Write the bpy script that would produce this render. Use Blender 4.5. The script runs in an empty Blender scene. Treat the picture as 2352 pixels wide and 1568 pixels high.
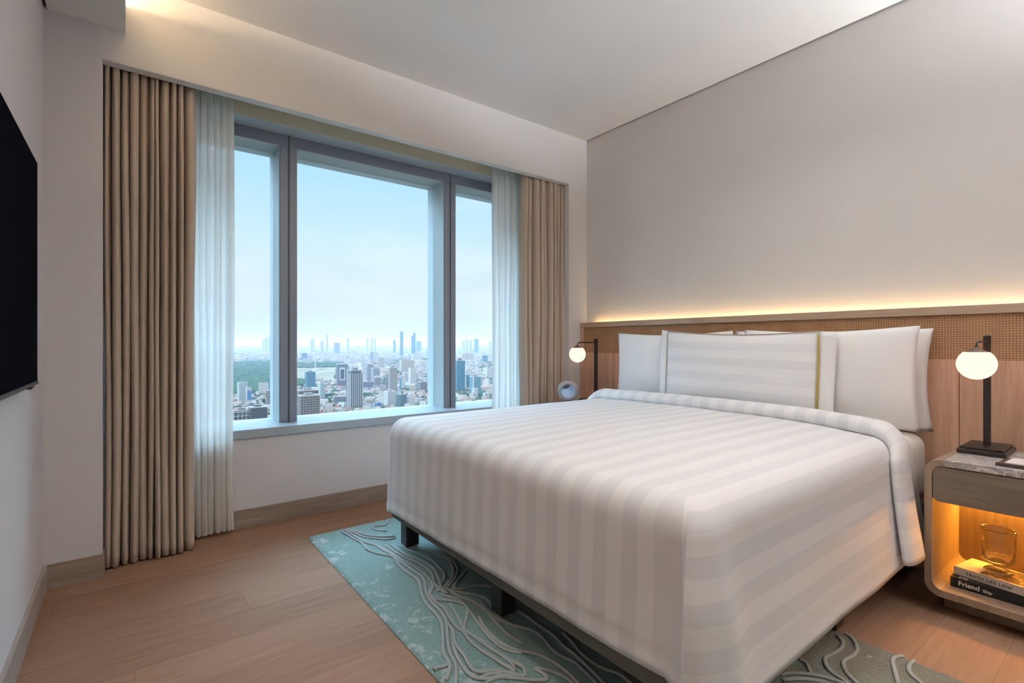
import bpy, bmesh, math, random
from mathutils import Vector, Matrix, noise
random.seed(7)
C = bpy.context.scene.collection
PI = math.pi
EYE = 1.05
FPX = 1146.0
PSI = math.atan(876/1146.0)

# ------------------------------------------------------------------ helpers
def ray(u, v):
    a, b = math.cos(PSI), math.sin(PSI)
    k = (u-1176.0)/FPX
    return Vector((k*a+b, -k*b+a, (788.0-v)/FPX))
def on_z(u, v, z):
    r = ray(u, v)
    t = (z-EYE)/r.z
    return Vector((r.x*t, r.y*t, z))

def tag(o, label=None, cat=None, group=None, kind=None):
    if label: o['label'] = label
    if cat: o['category'] = cat
    if group: o['group'] = group
    if kind: o['kind'] = kind
    return o

def obj(name, bm, mats, parent=None, smooth=False, loc=None, auto=None):
    me = bpy.data.meshes.new(name)
    bm.normal_update()
    bm.to_mesh(me); bm.free()
    for m in (mats if isinstance(mats, (list, tuple)) else [mats]):
        me.materials.append(m)
    if smooth:
        for p in me.polygons: p.use_smooth = True
    o = bpy.data.objects.new(name, me)
    C.objects.link(o)
    if loc: o.location = loc
    if parent: o.parent = parent
    return o

def thing(name, label, cat, loc=(0, 0, 0), rz=0.0, group=None):
    o = bpy.data.objects.new(name, None)
    C.objects.link(o)
    o.location = loc; o.rotation_euler = (0, 0, rz)
    o.empty_display_size = 0.05
    return tag(o, label, cat, group)

def struct(name, bm, mats, parent=None, smooth=False):
    o = obj(name, bm, mats, parent, smooth)
    if not parent: o['kind'] = 'structure'
    return o

def box(bm, x0, x1, y0, y1, z0, z1, mi=0):
    vs = [bm.verts.new((x, y, z)) for z in (z0, z1) for y in (y0, y1) for x in (x0, x1)]
    for f in ((0, 2, 3, 1), (4, 5, 7, 6), (0, 1, 5, 4), (2, 6, 7, 3), (0, 4, 6, 2), (1, 3, 7, 5)):
        bm.faces.new([vs[i] for i in f]).material_index = mi
    return vs

def bx(x0, x1, y0, y1, z0, z1):
    bm = bmesh.new(); box(bm, x0, x1, y0, y1, z0, z1); return bm

def bevel(o, w, seg=2, smooth=True):
    m = o.modifiers.new('bevel', 'BEVEL'); m.width = w; m.segments = seg; m.limit_method = 'ANGLE'; m.angle_limit = 0.6
    if smooth:
        for p in o.data.polygons: p.use_smooth = True
        wn = o.modifiers.new('wn', 'WEIGHTED_NORMAL'); wn.keep_sharp = False
    return o

def lathe(bm, prof, seg=48, center=(0, 0, 0), mod=None, mi=0, closed=False):
    rings = []
    cx, cy, cz = center
    for (r, z) in prof:
        if r < 1e-6:
            rings.append([bm.verts.new((cx, cy, cz+z))])
        else:
            row = []
            for k in range(seg):
                a = 2*PI*k/seg
                rr = r if mod is None else mod(r, z, a)
                row.append(bm.verts.new((cx+rr*math.cos(a), cy+rr*math.sin(a), cz+z)))
            rings.append(row)
    pairs = list(zip(rings[:-1], rings[1:]))
    if closed: pairs.append((rings[-1], rings[0]))
    for A, B in pairs:
        for k in range(seg):
            k2 = (k+1) % seg
            if len(A) == 1 and len(B) == 1: continue
            if len(A) == 1: f = [A[0], B[k2], B[k]]
            elif len(B) == 1: f = [A[k], A[k2], B[0]]
            else: f = [A[k], A[k2], B[k2], B[k]]
            bm.faces.new(f[::-1] if False else f).material_index = mi

def tube(bm, pts, r, seg=10, caps=True, flat=1.0):
    pts = [Vector(p) for p in pts]
    rings = []
    n = len(pts)
    for i, p in enumerate(pts):
        t = (pts[min(i+1, n-1)]-pts[max(i-1, 0)]).normalized()
        up = Vector((0, 0, 1)) if abs(t.z) < 0.9 else Vector((1, 0, 0))
        s = t.cross(up).normalized(); w = s.cross(t).normalized()
        rr = r(i/(n-1)) if callable(r) else r
        rings.append([bm.verts.new(p+s*(rr*math.cos(2*PI*k/seg))+w*(rr*flat*math.sin(2*PI*k/seg))) for k in range(seg)])
    for A, B in zip(rings[:-1], rings[1:]):
        for k in range(seg):
            bm.faces.new([A[k], A[(k+1) % seg], B[(k+1) % seg], B[k]])
    if caps:
        bm.faces.new(rings[0][::-1]); bm.faces.new(rings[-1])

def catmull(pts, n=6):
    P = [Vector(p) for p in pts]
    P = [P[0]*2-P[1]]+P+[P[-1]*2-P[-2]]
    out = []
    for i in range(1, len(P)-2):
        for k in range(n):
            t = k/n
            a, b, c, d = P[i-1], P[i], P[i+1], P[i+2]
            out.append(0.5*((2*b)+(c-a)*t+(2*a-5*b+4*c-d)*t*t+(3*b-a-3*c+d)*t**3))
    out.append(P[-2])
    return out

def nz(x, y, z=0.0):
    return noise.noise(Vector((x, y, z)))

# ------------------------------------------------------------------ materials
class M:
    def __init__(s, name):
        s.m = bpy.data.materials.new(name); s.m.use_nodes = True
        s.t = s.m.node_tree; s.n = s.t.nodes; s.l = s.t.links
        s.p = s.n['Principled BSDF']; s.out = s.n['Material Output']
    def node(s, typ, **kw):
        n = s.n.new(typ)
        for k, v in kw.items(): setattr(n, k, v)
        return n
    def link(s, a, b): s.l.new(a, b)
    def set(s, col=None, rough=None, metal=None, spec=None, **kw):
        if col is not None: s.p.inputs['Base Color'].default_value = (*col, 1)
        if rough is not None: s.p.inputs['Roughness'].default_value = rough
        if metal is not None: s.p.inputs['Metallic'].default_value = metal
        if spec is not None: s.p.inputs['Specular IOR Level'].default_value = spec
        for k, v in kw.items(): s.p.inputs[k].default_value = v
        return s
    def coords(s, kind='Object', scale=(1, 1, 1), rot=(0, 0, 0), loc=(0, 0, 0)):
        tc = s.node('ShaderNodeTexCoord'); mp = s.node('ShaderNodeMapping')
        mp.inputs['Scale'].default_value = scale; mp.inputs['Rotation'].default_value = rot; mp.inputs['Location'].default_value = loc
        s.link(tc.outputs[kind], mp.inputs[0]); return mp.outputs[0]
    def noise(s, vec, scale=5, detail=4, rough=0.5, dist=0.0):
        n = s.node('ShaderNodeTexNoise'); n.inputs['Scale'].default_value = scale; n.inputs['Detail'].default_value = detail
        n.inputs['Roughness'].default_value = rough; n.inputs['Distortion'].default_value = dist
        s.link(vec, n.inputs['Vector']); return n.outputs['Fac']
    def ramp(s, fac, stops):
        r = s.node('ShaderNodeValToRGB'); e = r.color_ramp.elements
        while len(e) < len(stops): e.new(0.5)
        for i, (p, c) in enumerate(stops):
            e[i].position = p; e[i].color = (*c, 1) if len(c) == 3 else c
        s.link(fac, r.inputs[0]); return r.outputs[0]
    def mix(s, fac, a, b, mode='MIX'):
        n = s.node('ShaderNodeMix', data_type='RGBA', blend_type=mode)
        for i, x in ((0, fac), (6, a), (7, b)):
            if hasattr(x, 'is_linked'): s.link(x, n.inputs[i])
            elif isinstance(x, (int, float)): n.inputs[i].default_value = x
            else: n.inputs[i].default_value = (*x, 1)
        return n.outputs[2]
    def math(s, op, a, b=None, c=None):
        n = s.node('ShaderNodeMath', operation=op)
        for i, x in enumerate((a, b, c)):
            if x is None: continue
            if hasattr(x, 'is_linked'): s.link(x, n.inputs[i])
            else: n.inputs[i].default_value = x
        return n.outputs[0]
    def sep(s, vec):
        n = s.node('ShaderNodeSeparateXYZ'); s.link(vec, n.inputs[0]); return n.outputs
    def bump(s, h, strength=0.2, dist=0.01):
        n = s.node('ShaderNodeBump'); n.inputs['Strength'].default_value = strength; n.inputs['Distance'].default_value = dist
        s.link(h, n.inputs['Height']); s.link(n.outputs[0], s.p.inputs['Normal'])
    def color(s, c): s.link(c, s.p.inputs['Base Color'])

def plain(name, col, rough=0.5, metal=0.0, spec=0.5):
    return M(name).set(col, rough, metal, spec).m

def paint(name, col, rough=0.75, weave=True):
    m = M(name).set(col, rough, 0, 0.25)
    if weave:
        v = m.coords('Object', (260, 260, 700)); a = m.noise(v, 1, 2)
        v2 = m.coords('Object', (1.2, 1.2, 1.2)); b = m.noise(v2, 1.5, 3)
        m.color(m.ramp(m.math('ADD', m.math('MULTIPLY', a, .5), m.math('MULTIPLY', b, .5)), [(.3, tuple(x*.965 for x in col)), (.7, tuple(min(1, x*1.03) for x in col))]))
        m.bump(a, .06, .002)
    return m.m

def wood(name, c1, c2, c3, along='X', scale=1.0, rough=0.45, groove=None):
    """straight-grained oak: stretched noise along one axis"""
    m = M(name).set(None, rough, 0, 0.35)
    st = {'X': (0.9, 14, 14), 'Y': (14, 0.9, 14), 'Z': (14, 14, 0.9)}[along]
    v = m.coords('Object', tuple(x*scale for x in st))
    n1 = m.noise(v, 1.6, 6, .6, .9)
    v2 = m.coords('Object', tuple(x*scale*7 for x in st)); n2 = m.noise(v2, 1.5, 3)
    f = m.math('ADD', m.math('MULTIPLY', n1, .72), m.math('MULTIPLY', n2, .28))
    col = m.ramp(f, [(.32, c1), (.5, c2), (.66, c3)])
    m.color(col); m.bump(f, .08, .002)
    return m.m

def facade(name, wall, glass, bay, floor, a, b, c=None, rough=.25, metal=0.0):
    """window grid laid out by UV in metres; a = share of a bay that is wall on each side, b..c = window band in a floor"""
    c = 1-b if c is None else c
    m = M(name).set(None, .6)
    tc = m.node('ShaderNodeUVMap'); u, v, _ = m.sep(tc.outputs[0])
    fu = m.math('FRACT', m.math('DIVIDE', u, bay)); fv = m.math('FRACT', m.math('DIVIDE', v, floor))
    k = m.math('MULTIPLY', m.math('MULTIPLY', m.math('GREATER_THAN', fu, a), m.math('LESS_THAN', fu, 1-a)),
               m.math('MULTIPLY', m.math('GREATER_THAN', fv, b), m.math('LESS_THAN', fv, c)))
    cell = m.node('ShaderNodeCombineXYZ')
    m.link(m.math('FLOOR', m.math('DIVIDE', u, bay)), cell.inputs[0]); m.link(m.math('FLOOR', m.math('DIVIDE', v, floor)), cell.inputs[1])
    wn = m.node('ShaderNodeTexWhiteNoise'); wn.noise_dimensions = '2D'; m.link(cell.outputs[0], wn.inputs[0])
    g = m.mix(m.math('MULTIPLY', wn.outputs[0], .5), glass, tuple(min(1, x*1.9+.03) for x in glass))
    m.color(m.mix(k, wall, g))
    r = m.node('ShaderNodeMix'); m.link(k, r.inputs[0]); r.inputs[2].default_value = .7; r.inputs[3].default_value = rough
    m.link(r.outputs[0], m.p.inputs['Roughness'])
    return m.m

def emit(name, col, s):
    m = M(name); e = m.node('ShaderNodeEmission'); e.inputs[0].default_value = (*col, 1); e.inputs[1].default_value = s
    m.link(e.outputs[0], m.out.inputs[0]); return m.m

WALL = paint('wall_linen', (.68, .662, .65))
WALLC = paint('wall_cool', (.67, .645, .65))
CEIL = paint('ceiling_white', (.85, .83, .805), .85, False)
SOFF = paint('white_trim', (.78, .77, .74), .6, False)
BEIGE = paint('beige_panel', (.78, .74, .58), .7, False)
DARKGAP = plain('dark_gap', (.06, .055, .05), .8)
METAL = plain('window_metal', (.225, .255, .315), .45, .15)
METAL_LIT = plain('window_metal_daylit', (.50, .56, .56), .45, .05)  # paler copy of the frame metal; daylight on the reveals put into colour
SILLM = plain('sill_metal', (.40, .455, .49), .35, .1)
GAPM = plain('window_gasket', (.07, .07, .075), .6)

def floor_mat():
    m = M('oak_floor').set(None, .58, 0, .12)
    v = m.coords('Object', (1, 1, 1))
    x, y, z = m.sep(v)
    PW, PL = .187, 1.9
    ry = m.math('DIVIDE', m.math('ADD', y, .05), PW); row = m.math('FLOOR', ry)
    wn = m.node('ShaderNodeTexWhiteNoise'); wn.noise_dimensions = '1D'; m.link(m.math('ADD', row, 3.0), wn.inputs['W'])
    rx = m.math('ADD', m.math('DIVIDE', x, PL), m.math('MULTIPLY', wn.outputs['Value'], 5.0)); col_ = m.math('FLOOR', rx)
    idv = m.node('ShaderNodeCombineXYZ'); m.link(row, idv.inputs[0]); m.link(col_, idv.inputs[1])
    wn2 = m.node('ShaderNodeTexWhiteNoise'); wn2.noise_dimensions = '2D'; m.link(idv.outputs[0], wn2.inputs['Vector'])
    seam = m.math('MAXIMUM', m.math('LESS_THAN', m.math('FRACT', ry), .0015/PW), m.math('LESS_THAN', m.math('FRACT', rx), .0018/PL))
    off = m.node('ShaderNodeVectorMath', operation='MULTIPLY_ADD')
    m.link(wn2.outputs['Color'], off.inputs[0]); off.inputs[1].default_value = (3.1, 7.7, 5.3); m.link(v, off.inputs[2])
    mp = m.node('ShaderNodeMapping'); mp.inputs['Scale'].default_value = (1.1, 13, 1); m.link(off.outputs[0], mp.inputs[0])
    g1 = m.noise(mp.outputs[0], 1.6, 6, .62, 1.6)
    mp2 = m.node('ShaderNodeMapping'); mp2.inputs['Scale'].default_value = (6, 150, 1); m.link(off.outputs[0], mp2.inputs[0])
    g2 = m.noise(mp2.outputs[0], 1.2, 3)
    f = m.math('ADD', m.math('MULTIPLY', g1, .75), m.math('MULTIPLY', g2, .25))
    col = m.ramp(f, [(.28, (.225, .130, .080)), (.5, (.28, .167, .107)), (.72, (.33, .205, .138))])
    var = m.ramp(wn2.outputs['Value'], [(0, (.90, .86, .84)), (1, (1.08, 1.06, 1.05))])
    col = m.mix(1.0, col, var, 'MULTIPLY')
    m.color(m.mix(m.math('MULTIPLY', seam, .45), col, (.09, .045, .025)))
    m.bump(m.math('SUBTRACT', f, seam), .12, .002)
    return m.m
FLOOR = floor_mat()
BASEB = wood('skirting_oak', (.20, .15, .115), (.275, .21, .165), (.36, .29, .235), 'X', 1.0)
BASEBY = wood('skirting_oak_side', (.27, .23, .20), (.35, .30, .27), (.43, .38, .34), 'Y', 1.0)
HEADW = wood('headboard_oak', (.44, .255, .17), (.55, .335, .23), (.64, .41, .295), 'Z', .8)
HEADR = wood('headboard_rail_oak', (.36, .255, .18), (.43, .32, .235), (.50, .385, .29), 'Y', 1.0)
NSW = wood('nightstand_oak', (.23, .165, .115), (.29, .21, .15), (.35, .265, .195), 'Z', 1.2)
NSD = wood('drawer_oak', (.135, .105, .082), (.165, .13, .10), (.20, .16, .125), 'Y', 1.6)

BACKD = wood('dark_back_wall', (.07, .045, .03), (.10, .065, .045), (.14, .09, .06), 'Z', .8)
def cane_mat():
    m = M('woven_cane').set(None, .55, 0, .3)
    x, y, z = m.sep(m.coords('Object', (1, 1, 1)))
    k = 2*PI/.0105
    a = m.math('SINE', m.math('MULTIPLY', y, k)); b = m.math('SINE', m.math('MULTIPLY', z, k))
    d = m.math('MULTIPLY', m.math('MULTIPLY_ADD', a, .5, .5), m.math('MULTIPLY_ADD', b, .5, .5))
    n = m.noise(m.coords('Object', (4, 4, 4)), 3, 3)
    base = m.ramp(n, [(.3, (.33, .165, .078)), (.7, (.42, .225, .11))])
    dots = m.ramp(d, [(.38, (0, 0, 0)), (.72, (1, 1, 1))])
    col = m.mix(dots, base, (.62, .42, .27))
    g = m.math('MULTIPLY', a, b)
    m.color(m.mix(m.ramp(g, [(0, (.45, .45, .45)), (.25, (0, 0, 0))]), col, (.15, .07, .03)))
    m.bump(d, .5, .003)
    return m.m
CANE = cane_mat()

def linen(name, c1, c2, rough=.9):
    m = M(name).set(None, rough, 0, .15)
    n = m.noise(m.coords('UV', (30, 260, 1)), 2.0, 4); n2 = m.noise(m.coords('UV', (420, 60, 1)), 2.0, 3)
    f = m.math('ADD', m.math('MULTIPLY', n, .5), m.math('MULTIPLY', n2, .5))
    m.color(m.ramp(f, [(.35, c1), (.65, c2)])); m.bump(f, .12, .002)
    m.set(**{'Sheen Weight': .15})
    return m.m
DRAPE = linen('drape_linen', (.44, .36, .29), (.57, .475, .39))

def sheer_mat():
    m = M('sheer_voile')
    tr = m.node('ShaderNodeBsdfTransparent'); tl = m.node('ShaderNodeBsdfTranslucent'); df = m.node('ShaderNodeBsdfDiffuse')
    tl.inputs[0].default_value = (.98, .96, .92, 1); df.inputs[0].default_value = (.94, .925, .90, 1); tr.inputs[0].default_value = (.95, .97, .97, 1)
    a = m.node('ShaderNodeMixShader'); b = m.node('ShaderNodeMixShader')
    a.inputs[0].default_value = .32; m.link(tl.outputs[0], a.inputs[1]); m.link(df.outputs[0], a.inputs[2])
    b.inputs[0].default_value = .13; m.link(a.outputs[0], b.inputs[1]); m.link(tr.outputs[0], b.inputs[2])
    m.link(b.outputs[0], m.out.inputs[0]); return m.m
SHEER = sheer_mat()

def stripes(name, light, dark, period=.10, hem=None, rl=.55, rd=.62):
    m = M(name).set(None, .6, 0, .3)
    tc = m.node('ShaderNodeUVMap'); u, v, _ = m.sep(tc.outputs[0])
    f = m.math('FRACT', m.math('DIVIDE', u, period))
    t = m.math('ABSOLUTE', m.math('SUBTRACT', f, .5))
    k = m.ramp(t, [(.235, (0, 0, 0)), (.265, (1, 1, 1))])
    wv = m.noise(m.coords('UV', (900, 900, 1)), 1, 2)
    col = m.mix(k, dark, light)  # stripe tones put the sateen's differing sheen into colour
    m.color(m.mix(m.math('MULTIPLY', wv, .06), col, tuple(x*.6 for x in dark)))
    r = m.node('ShaderNodeMix'); m.link(k, r.inputs[0]); r.inputs[2].default_value = rd; r.inputs[3].default_value = rl
    m.link(r.outputs[0], m.p.inputs['Roughness'])
    m.bump(wv, .05, .001)
    m.set(**{'Sheen Weight': .1})
    return m.m
DUVET = stripes('striped_sateen', (.83, .82, .83), (.745, .74, .76))
DUVETP = stripes('striped_sateen_pillow', (.90, .895, .90), (.835, .83, .85), .088)
SHEET = paint('cotton_sheet', (.78, .76, .70), .8, False)
COTTON = paint('cotton_white', (.90, .895, .89), .75, False)
GOLD = plain('gold_piping', (.42, .29, .045), .5)
BROWNP = plain('brown_piping', (.35, .24, .16), .6)
UPH = M('dark_upholstery').set((.13, .118, .102), .85).m
LEGM = plain('black_leg', (.016, .017, .018), .4)
BRONZE = plain('dark_bronze', (.028, .022, .019), .38, .55)
BRONZEC = plain('bronze_cap', (.13, .08, .06), .45, .5)
GLOBE = emit('opal_globe_lit', (1.0, .43, .335), 1.6)
LEDW = emit('led_warm', (1.0, .67, .33), 19)
LEDC = emit('led_cove', (1.0, .74, .44), 62)
LED_FILL = emit('led_added_fill', (.90, .945, 1.0), 790)
LEDN = emit('led_niche', (1.0, .43, .05), 250)
BLACK = plain('tv_glass', (.004, .004, .006), .9, 0, 0)
BEZEL = plain('tv_bezel', (.006, .006, .007), .35)
VASE = M('matte_taupe_ceramic').set((.34, .31, .31), .75).m
GLAZE = plain('pale_blue_glaze', (.50, .66, .86), .18)
DISH_DARK = plain('grey_green_dish_side', (.10, .13, .14), .3)
TRAY = plain('dark_brown_leather', (.055, .024, .018), .4)
PAPER = plain('white_paper', (.80, .76, .74), .7)
BOOKW = plain('white_book_cover', (.62, .55, .50), .6)
BOOKB = plain('black_book_cover', (.008, .008, .010), .35)
INKD = plain('dark_ink', (.03, .025, .022), .6)
INKW = plain('white_ink', (.72, .68, .62), .6)
INKP = plain('pale_print', (.45, .33, .22), .6)

def marble_mat():
    m = M('grey_marble').set(None, .28, 0, .5)
    v = m.coords('Object', (1, 1, 1))
    n1 = m.noise(v, 22, 8, .65, 1.8); n2 = m.noise(v, 5, 4, .5, 2.5)
    c = m.ramp(n1, [(.32, (.20, .19, .20)), (.5, (.36, .33, .33)), (.68, (.62, .58, .55))])
    vein = m.ramp(n2, [(.47, (0, 0, 0)), (.50, (1, 1, 1)), (.53, (0, 0, 0))])
    m.color(m.mix(m.math('MULTIPLY', vein, .75), c, (.82, .78, .72)))
    return m.m
MARBLE = marble_mat()

def cover_print():
    m = M('book_cover_photo').set(None, .35)
    v = m.coords('Object', (1, 1, 1)); n = m.noise(v, 26, 3, .5, 2.5)
    m.color(m.ramp(n, [(.4, (.03, .022, .018)), (.55, (.07, .04, .025)), (.62, (.55, .20, .05)), (.72, (.75, .5, .25))]))
    return m.m
COVER = cover_print()

def rug_mat():
    m = M('teal_wool_pile').set(None, .95, 0, .1)
    v = m.coords('Object', (1, 1, 1)); x, y, z = m.sep(v)
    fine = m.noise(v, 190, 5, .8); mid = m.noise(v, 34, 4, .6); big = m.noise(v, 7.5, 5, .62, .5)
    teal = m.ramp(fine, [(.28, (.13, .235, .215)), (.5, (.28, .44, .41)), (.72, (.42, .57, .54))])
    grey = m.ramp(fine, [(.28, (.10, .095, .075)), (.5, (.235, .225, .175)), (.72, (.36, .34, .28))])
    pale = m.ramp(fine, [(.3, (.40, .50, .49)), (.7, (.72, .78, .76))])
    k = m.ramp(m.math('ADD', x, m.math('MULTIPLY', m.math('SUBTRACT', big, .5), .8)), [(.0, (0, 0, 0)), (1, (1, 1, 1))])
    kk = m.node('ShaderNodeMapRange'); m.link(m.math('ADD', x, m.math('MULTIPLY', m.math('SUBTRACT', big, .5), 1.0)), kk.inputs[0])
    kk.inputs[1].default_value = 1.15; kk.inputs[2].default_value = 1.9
    c = m.mix(kk.outputs[0], teal, grey)  # olive-grey end puts the warm light on the teal pile into colour
    # pale worn patches along the window-side border
    e = m.node('ShaderNodeMapRange'); m.link(x, e.inputs[0]); e.inputs[1].default_value = .76; e.inputs[2].default_value = 1.12; e.inputs[3].default_value = .085; e.inputs[4].default_value = -.05
    pt = m.math('ADD', m.math('MULTIPLY_ADD', mid, .45, m.math('MULTIPLY', big, .55)), e.outputs[0])
    c = m.mix(m.ramp(pt, [(.60, (0, 0, 0)), (.66, (1, 1, 1))]), c, pale)
    m.color(c); m.bump(m.math('ADD', fine, m.math('MULTIPLY', mid, .7)), .9, .006)
    m.set(**{'Sheen Weight': .2})
    return m.m
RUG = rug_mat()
def rugline_mat():
    m = M('pale_wool_cord').set(None, .95, 0, .1)
    n = m.noise(m.coords('Object', (1, 1, 1)), 420, 3, .7)
    m.color(m.ramp(n, [(.3, (.36, .385, .37)), (.7, (.60, .61, .585))])); m.bump(n, .8, .004)
    return m.m
RUGL = rugline_mat()

def pane_mat():
    m = M('clear_window_glass')
    tr = m.node('ShaderNodeBsdfTransparent'); tr.inputs[0].default_value = (.97, .985, .98, 1)
    gl = m.node('ShaderNodeBsdfGlossy'); gl.inputs['Roughness'].default_value = .0
    fr = m.node('ShaderNodeFresnel'); fr.inputs[0].default_value = 1.12
    mx = m.node('ShaderNodeMixShader'); m.link(fr.outputs[0], mx.inputs[0]); m.link(tr.outputs[0], mx.inputs[1]); m.link(gl.outputs[0], mx.inputs[2])
    m.link(mx.outputs[0], m.out.inputs[0]); return m.m
PANE = pane_mat()
def crystal():
    m = M('cut_crystal'); g = m.node('ShaderNodeBsdfGlass'); g.inputs['IOR'].default_value = 1.48; g.inputs['Roughness'].default_value = .01
    tr = m.node('ShaderNodeBsdfTransparent'); mx = m.node('ShaderNodeMixShader'); mx.inputs[0].default_value = .12
    m.link(g.outputs[0], mx.inputs[1]); m.link(tr.outputs[0], mx.inputs[2]); m.link(mx.outputs[0], m.out.inputs[0]); return m.m
CRYSTAL = crystal()

# ------------------------------------------------------------------ room shell
XL, XR = -.296, 3.005         # TV wall, bed wall
YC, YW, YG = 2.91, 3.19, 3.5  # column / bulkhead face, window wall face, glass
ZC = 2.723
YB = -2.4                     # wall behind the camera
struct('floor', bx(XL-.2, XR+.2, YB-.2, 3.75, -.12, 0), FLOOR)
bm = bmesh.new(); box(bm, XL-.2, XR-.012, YB-.2, 3.75, ZC, ZC+.2); struct('ceiling', bm, CEIL)
struct('trim_1', bx(XR-.012, XR+.01, YB, YC, ZC+.02, ZC+.2), DARKGAP)
struct('wall_left', bx(XL-.2, XL, YB-.2, 3.75, 0, ZC), WALLC)
struct('wall_right', bx(XR, XR+.2, YB-.2, 3.75, 0, ZC+.2), WALL)
struct('wall_back', bx(XL, XR, YB-.2, YB, 0, ZC), BACKD)  # unseen wall made dark to cut light from behind the camera
# window wall: below the sill, above the opening, and both sides
WX0, WX1, WZ0, WZ1 = .10, 2.66, .557, 2.357
bm = bmesh.new()
box(bm, XL, XR, YW, 3.75, 0, WZ0-.05)
box(bm, XL, XR, YW, 3.75, WZ1, ZC)
box(bm, XL, WX0, YW, 3.75, WZ0-.05, WZ1); box(bm, WX1, XR, YW, 3.75, WZ0-.05, WZ1)
struct('wall_window', bm, WALLC)
struct('trim_2', bx(XL, XR, YW-.004, YW, WZ1-.008, ZC-.002), BEIGE)
# columns either side of the curtain pocket and the bulkhead across the top
struct('wall_column_left', bx(XL, -.101, YC, YW-.005, 0, ZC), WALLC)
struct('wall_column_right', bx(2.80, XR, YC, YC+.055, 0, ZC), WALL)
bm = bmesh.new(); box(bm, -.101, 2.80, YC, YC+.058, 2.334, ZC); struct('trim_3', bm, WALL); struct('trim_lit_cap', bx(-.101, 2.80, YC+.001, YC+.058, 2.332, 2.334), SOFF)  # thin white cap under the bulkhead puts bounced daylight into colour
# dropped soffit along the TV wall with a cove behind its lip
bm = bmesh.new(); box(bm, XL+.012, -.018, YB, YC, 2.480, 2.585); box(bm, -.05, -.018, YB, YC, 2.585, 2.600)
struct('trim_4', bm, SOFF)
bm = bmesh.new(); box(bm, XL, XL+.012, YB, YC, 2.492, 2.60); struct('trim_5', bm, DARKGAP)
t = thing('cove_light', 'warm light strip hidden on top of the dropped soffit along the TV wall', 'cove light', (-.13, 1.4, 2.587))
obj('light_strip', bx(-.012, .012, -3.5, 1.48, .001, .010), LEDC, t)
bm = bmesh.new(); box(bm, XR-.18, XR, YB+.02, -.2, 2.18, 2.22); box(bm, XR-.18, XR-.16, YB+.02, -.2, 2.22, 2.245); struct('trim_added_ledge', bm, SOFF)  # unseen ledge added to carry a strip that brightens the ceiling
t = thing('cove_light', 'neutral light strip added on an unseen ledge of the bed wall to brighten the ceiling', 'cove light', (XR-.08, -1.25, 2.221))
obj('light_strip', bx(-.03, .03, -1.05, .85, .001, .012), LED_FILL, t)
# skirting
bm = bmesh.new(); box(bm, -.09, XR, YW-.015, YW, 0, .102); struct('baseboard_window', bm, BASEB)
bm = bmesh.new(); box(bm, XL+.013, -.094, YC-.014, YC, 0, .101); box(bm, -.101, -.094, YC, YC+.06, 0, .101); struct('baseboard_column', bm, BASEB)
struct('baseboard_left', bx(XL, XL+.013, YB, YC, 0, .103), BASEBY)

# window
w = struct('window_1', bx(0, .001, 0, .001, 0, .001), METAL)
def part(name, b, m, p=w, bev=0.002):
    o = obj(name, b, m, p)
    if bev: bevel(o, bev, 1, False)
    return o
part('sill', bx(-.09, XR-.01, 3.174, 3.60, WZ0-.050, WZ0), SILLM)
part('head_frame', bx(WX0, WX1, 3.34, 3.60, 2.283, WZ1), METAL)
for (a, b) in ((.737, .836), (1.902, 2.002)):
    g = (a+b)/2+.003
    part('mullion', bx(a, g-.004, 3.34, 3.60, WZ0, 2.283), METAL); part('mullion', bx(g+.004, b, 3.34, 3.60, WZ0, 2.283), METAL)
    part('mullion_gasket', bx(g-.0045, g+.0045, 3.3385, 3.59, WZ0, 2.283), GAPM, bev=0)
    for x in (a-.002, b+.002):
        part('mullion_reveal', bx(x-.002, x+.002, 3.345, 3.598, WZ0, 2.2815), METAL_LIT, bev=0)
    part('head_seam', bx(g-.004, g+.004, 3.3385, 3.345, 2.283, WZ1), GAPM, bev=0)
part('head_reveal', bx(WX0, WX1, 3.345, 3.598, 2.279, 2.2835), METAL_LIT, bev=0)
part('head_lining', bx(WX0, WX1, 3.19, 3.34, WZ1-.004, WZ1+.002), METAL_LIT, bev=0)
part('side_frame', bx(WX0, WX0+.06, 3.34, 3.60, WZ0, 2.283), METAL); part('side_frame', bx(WX1-.06, WX1, 3.34, 3.60, WZ0, 2.283), METAL)
for (a, b) in ((WX0+.06, .735), (.838, 1.90), (2.004, WX1-.06)):
    part('pane', bx(a, b, YG, YG+.008, WZ0, 2.2795), PANE, bev=0)

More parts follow.
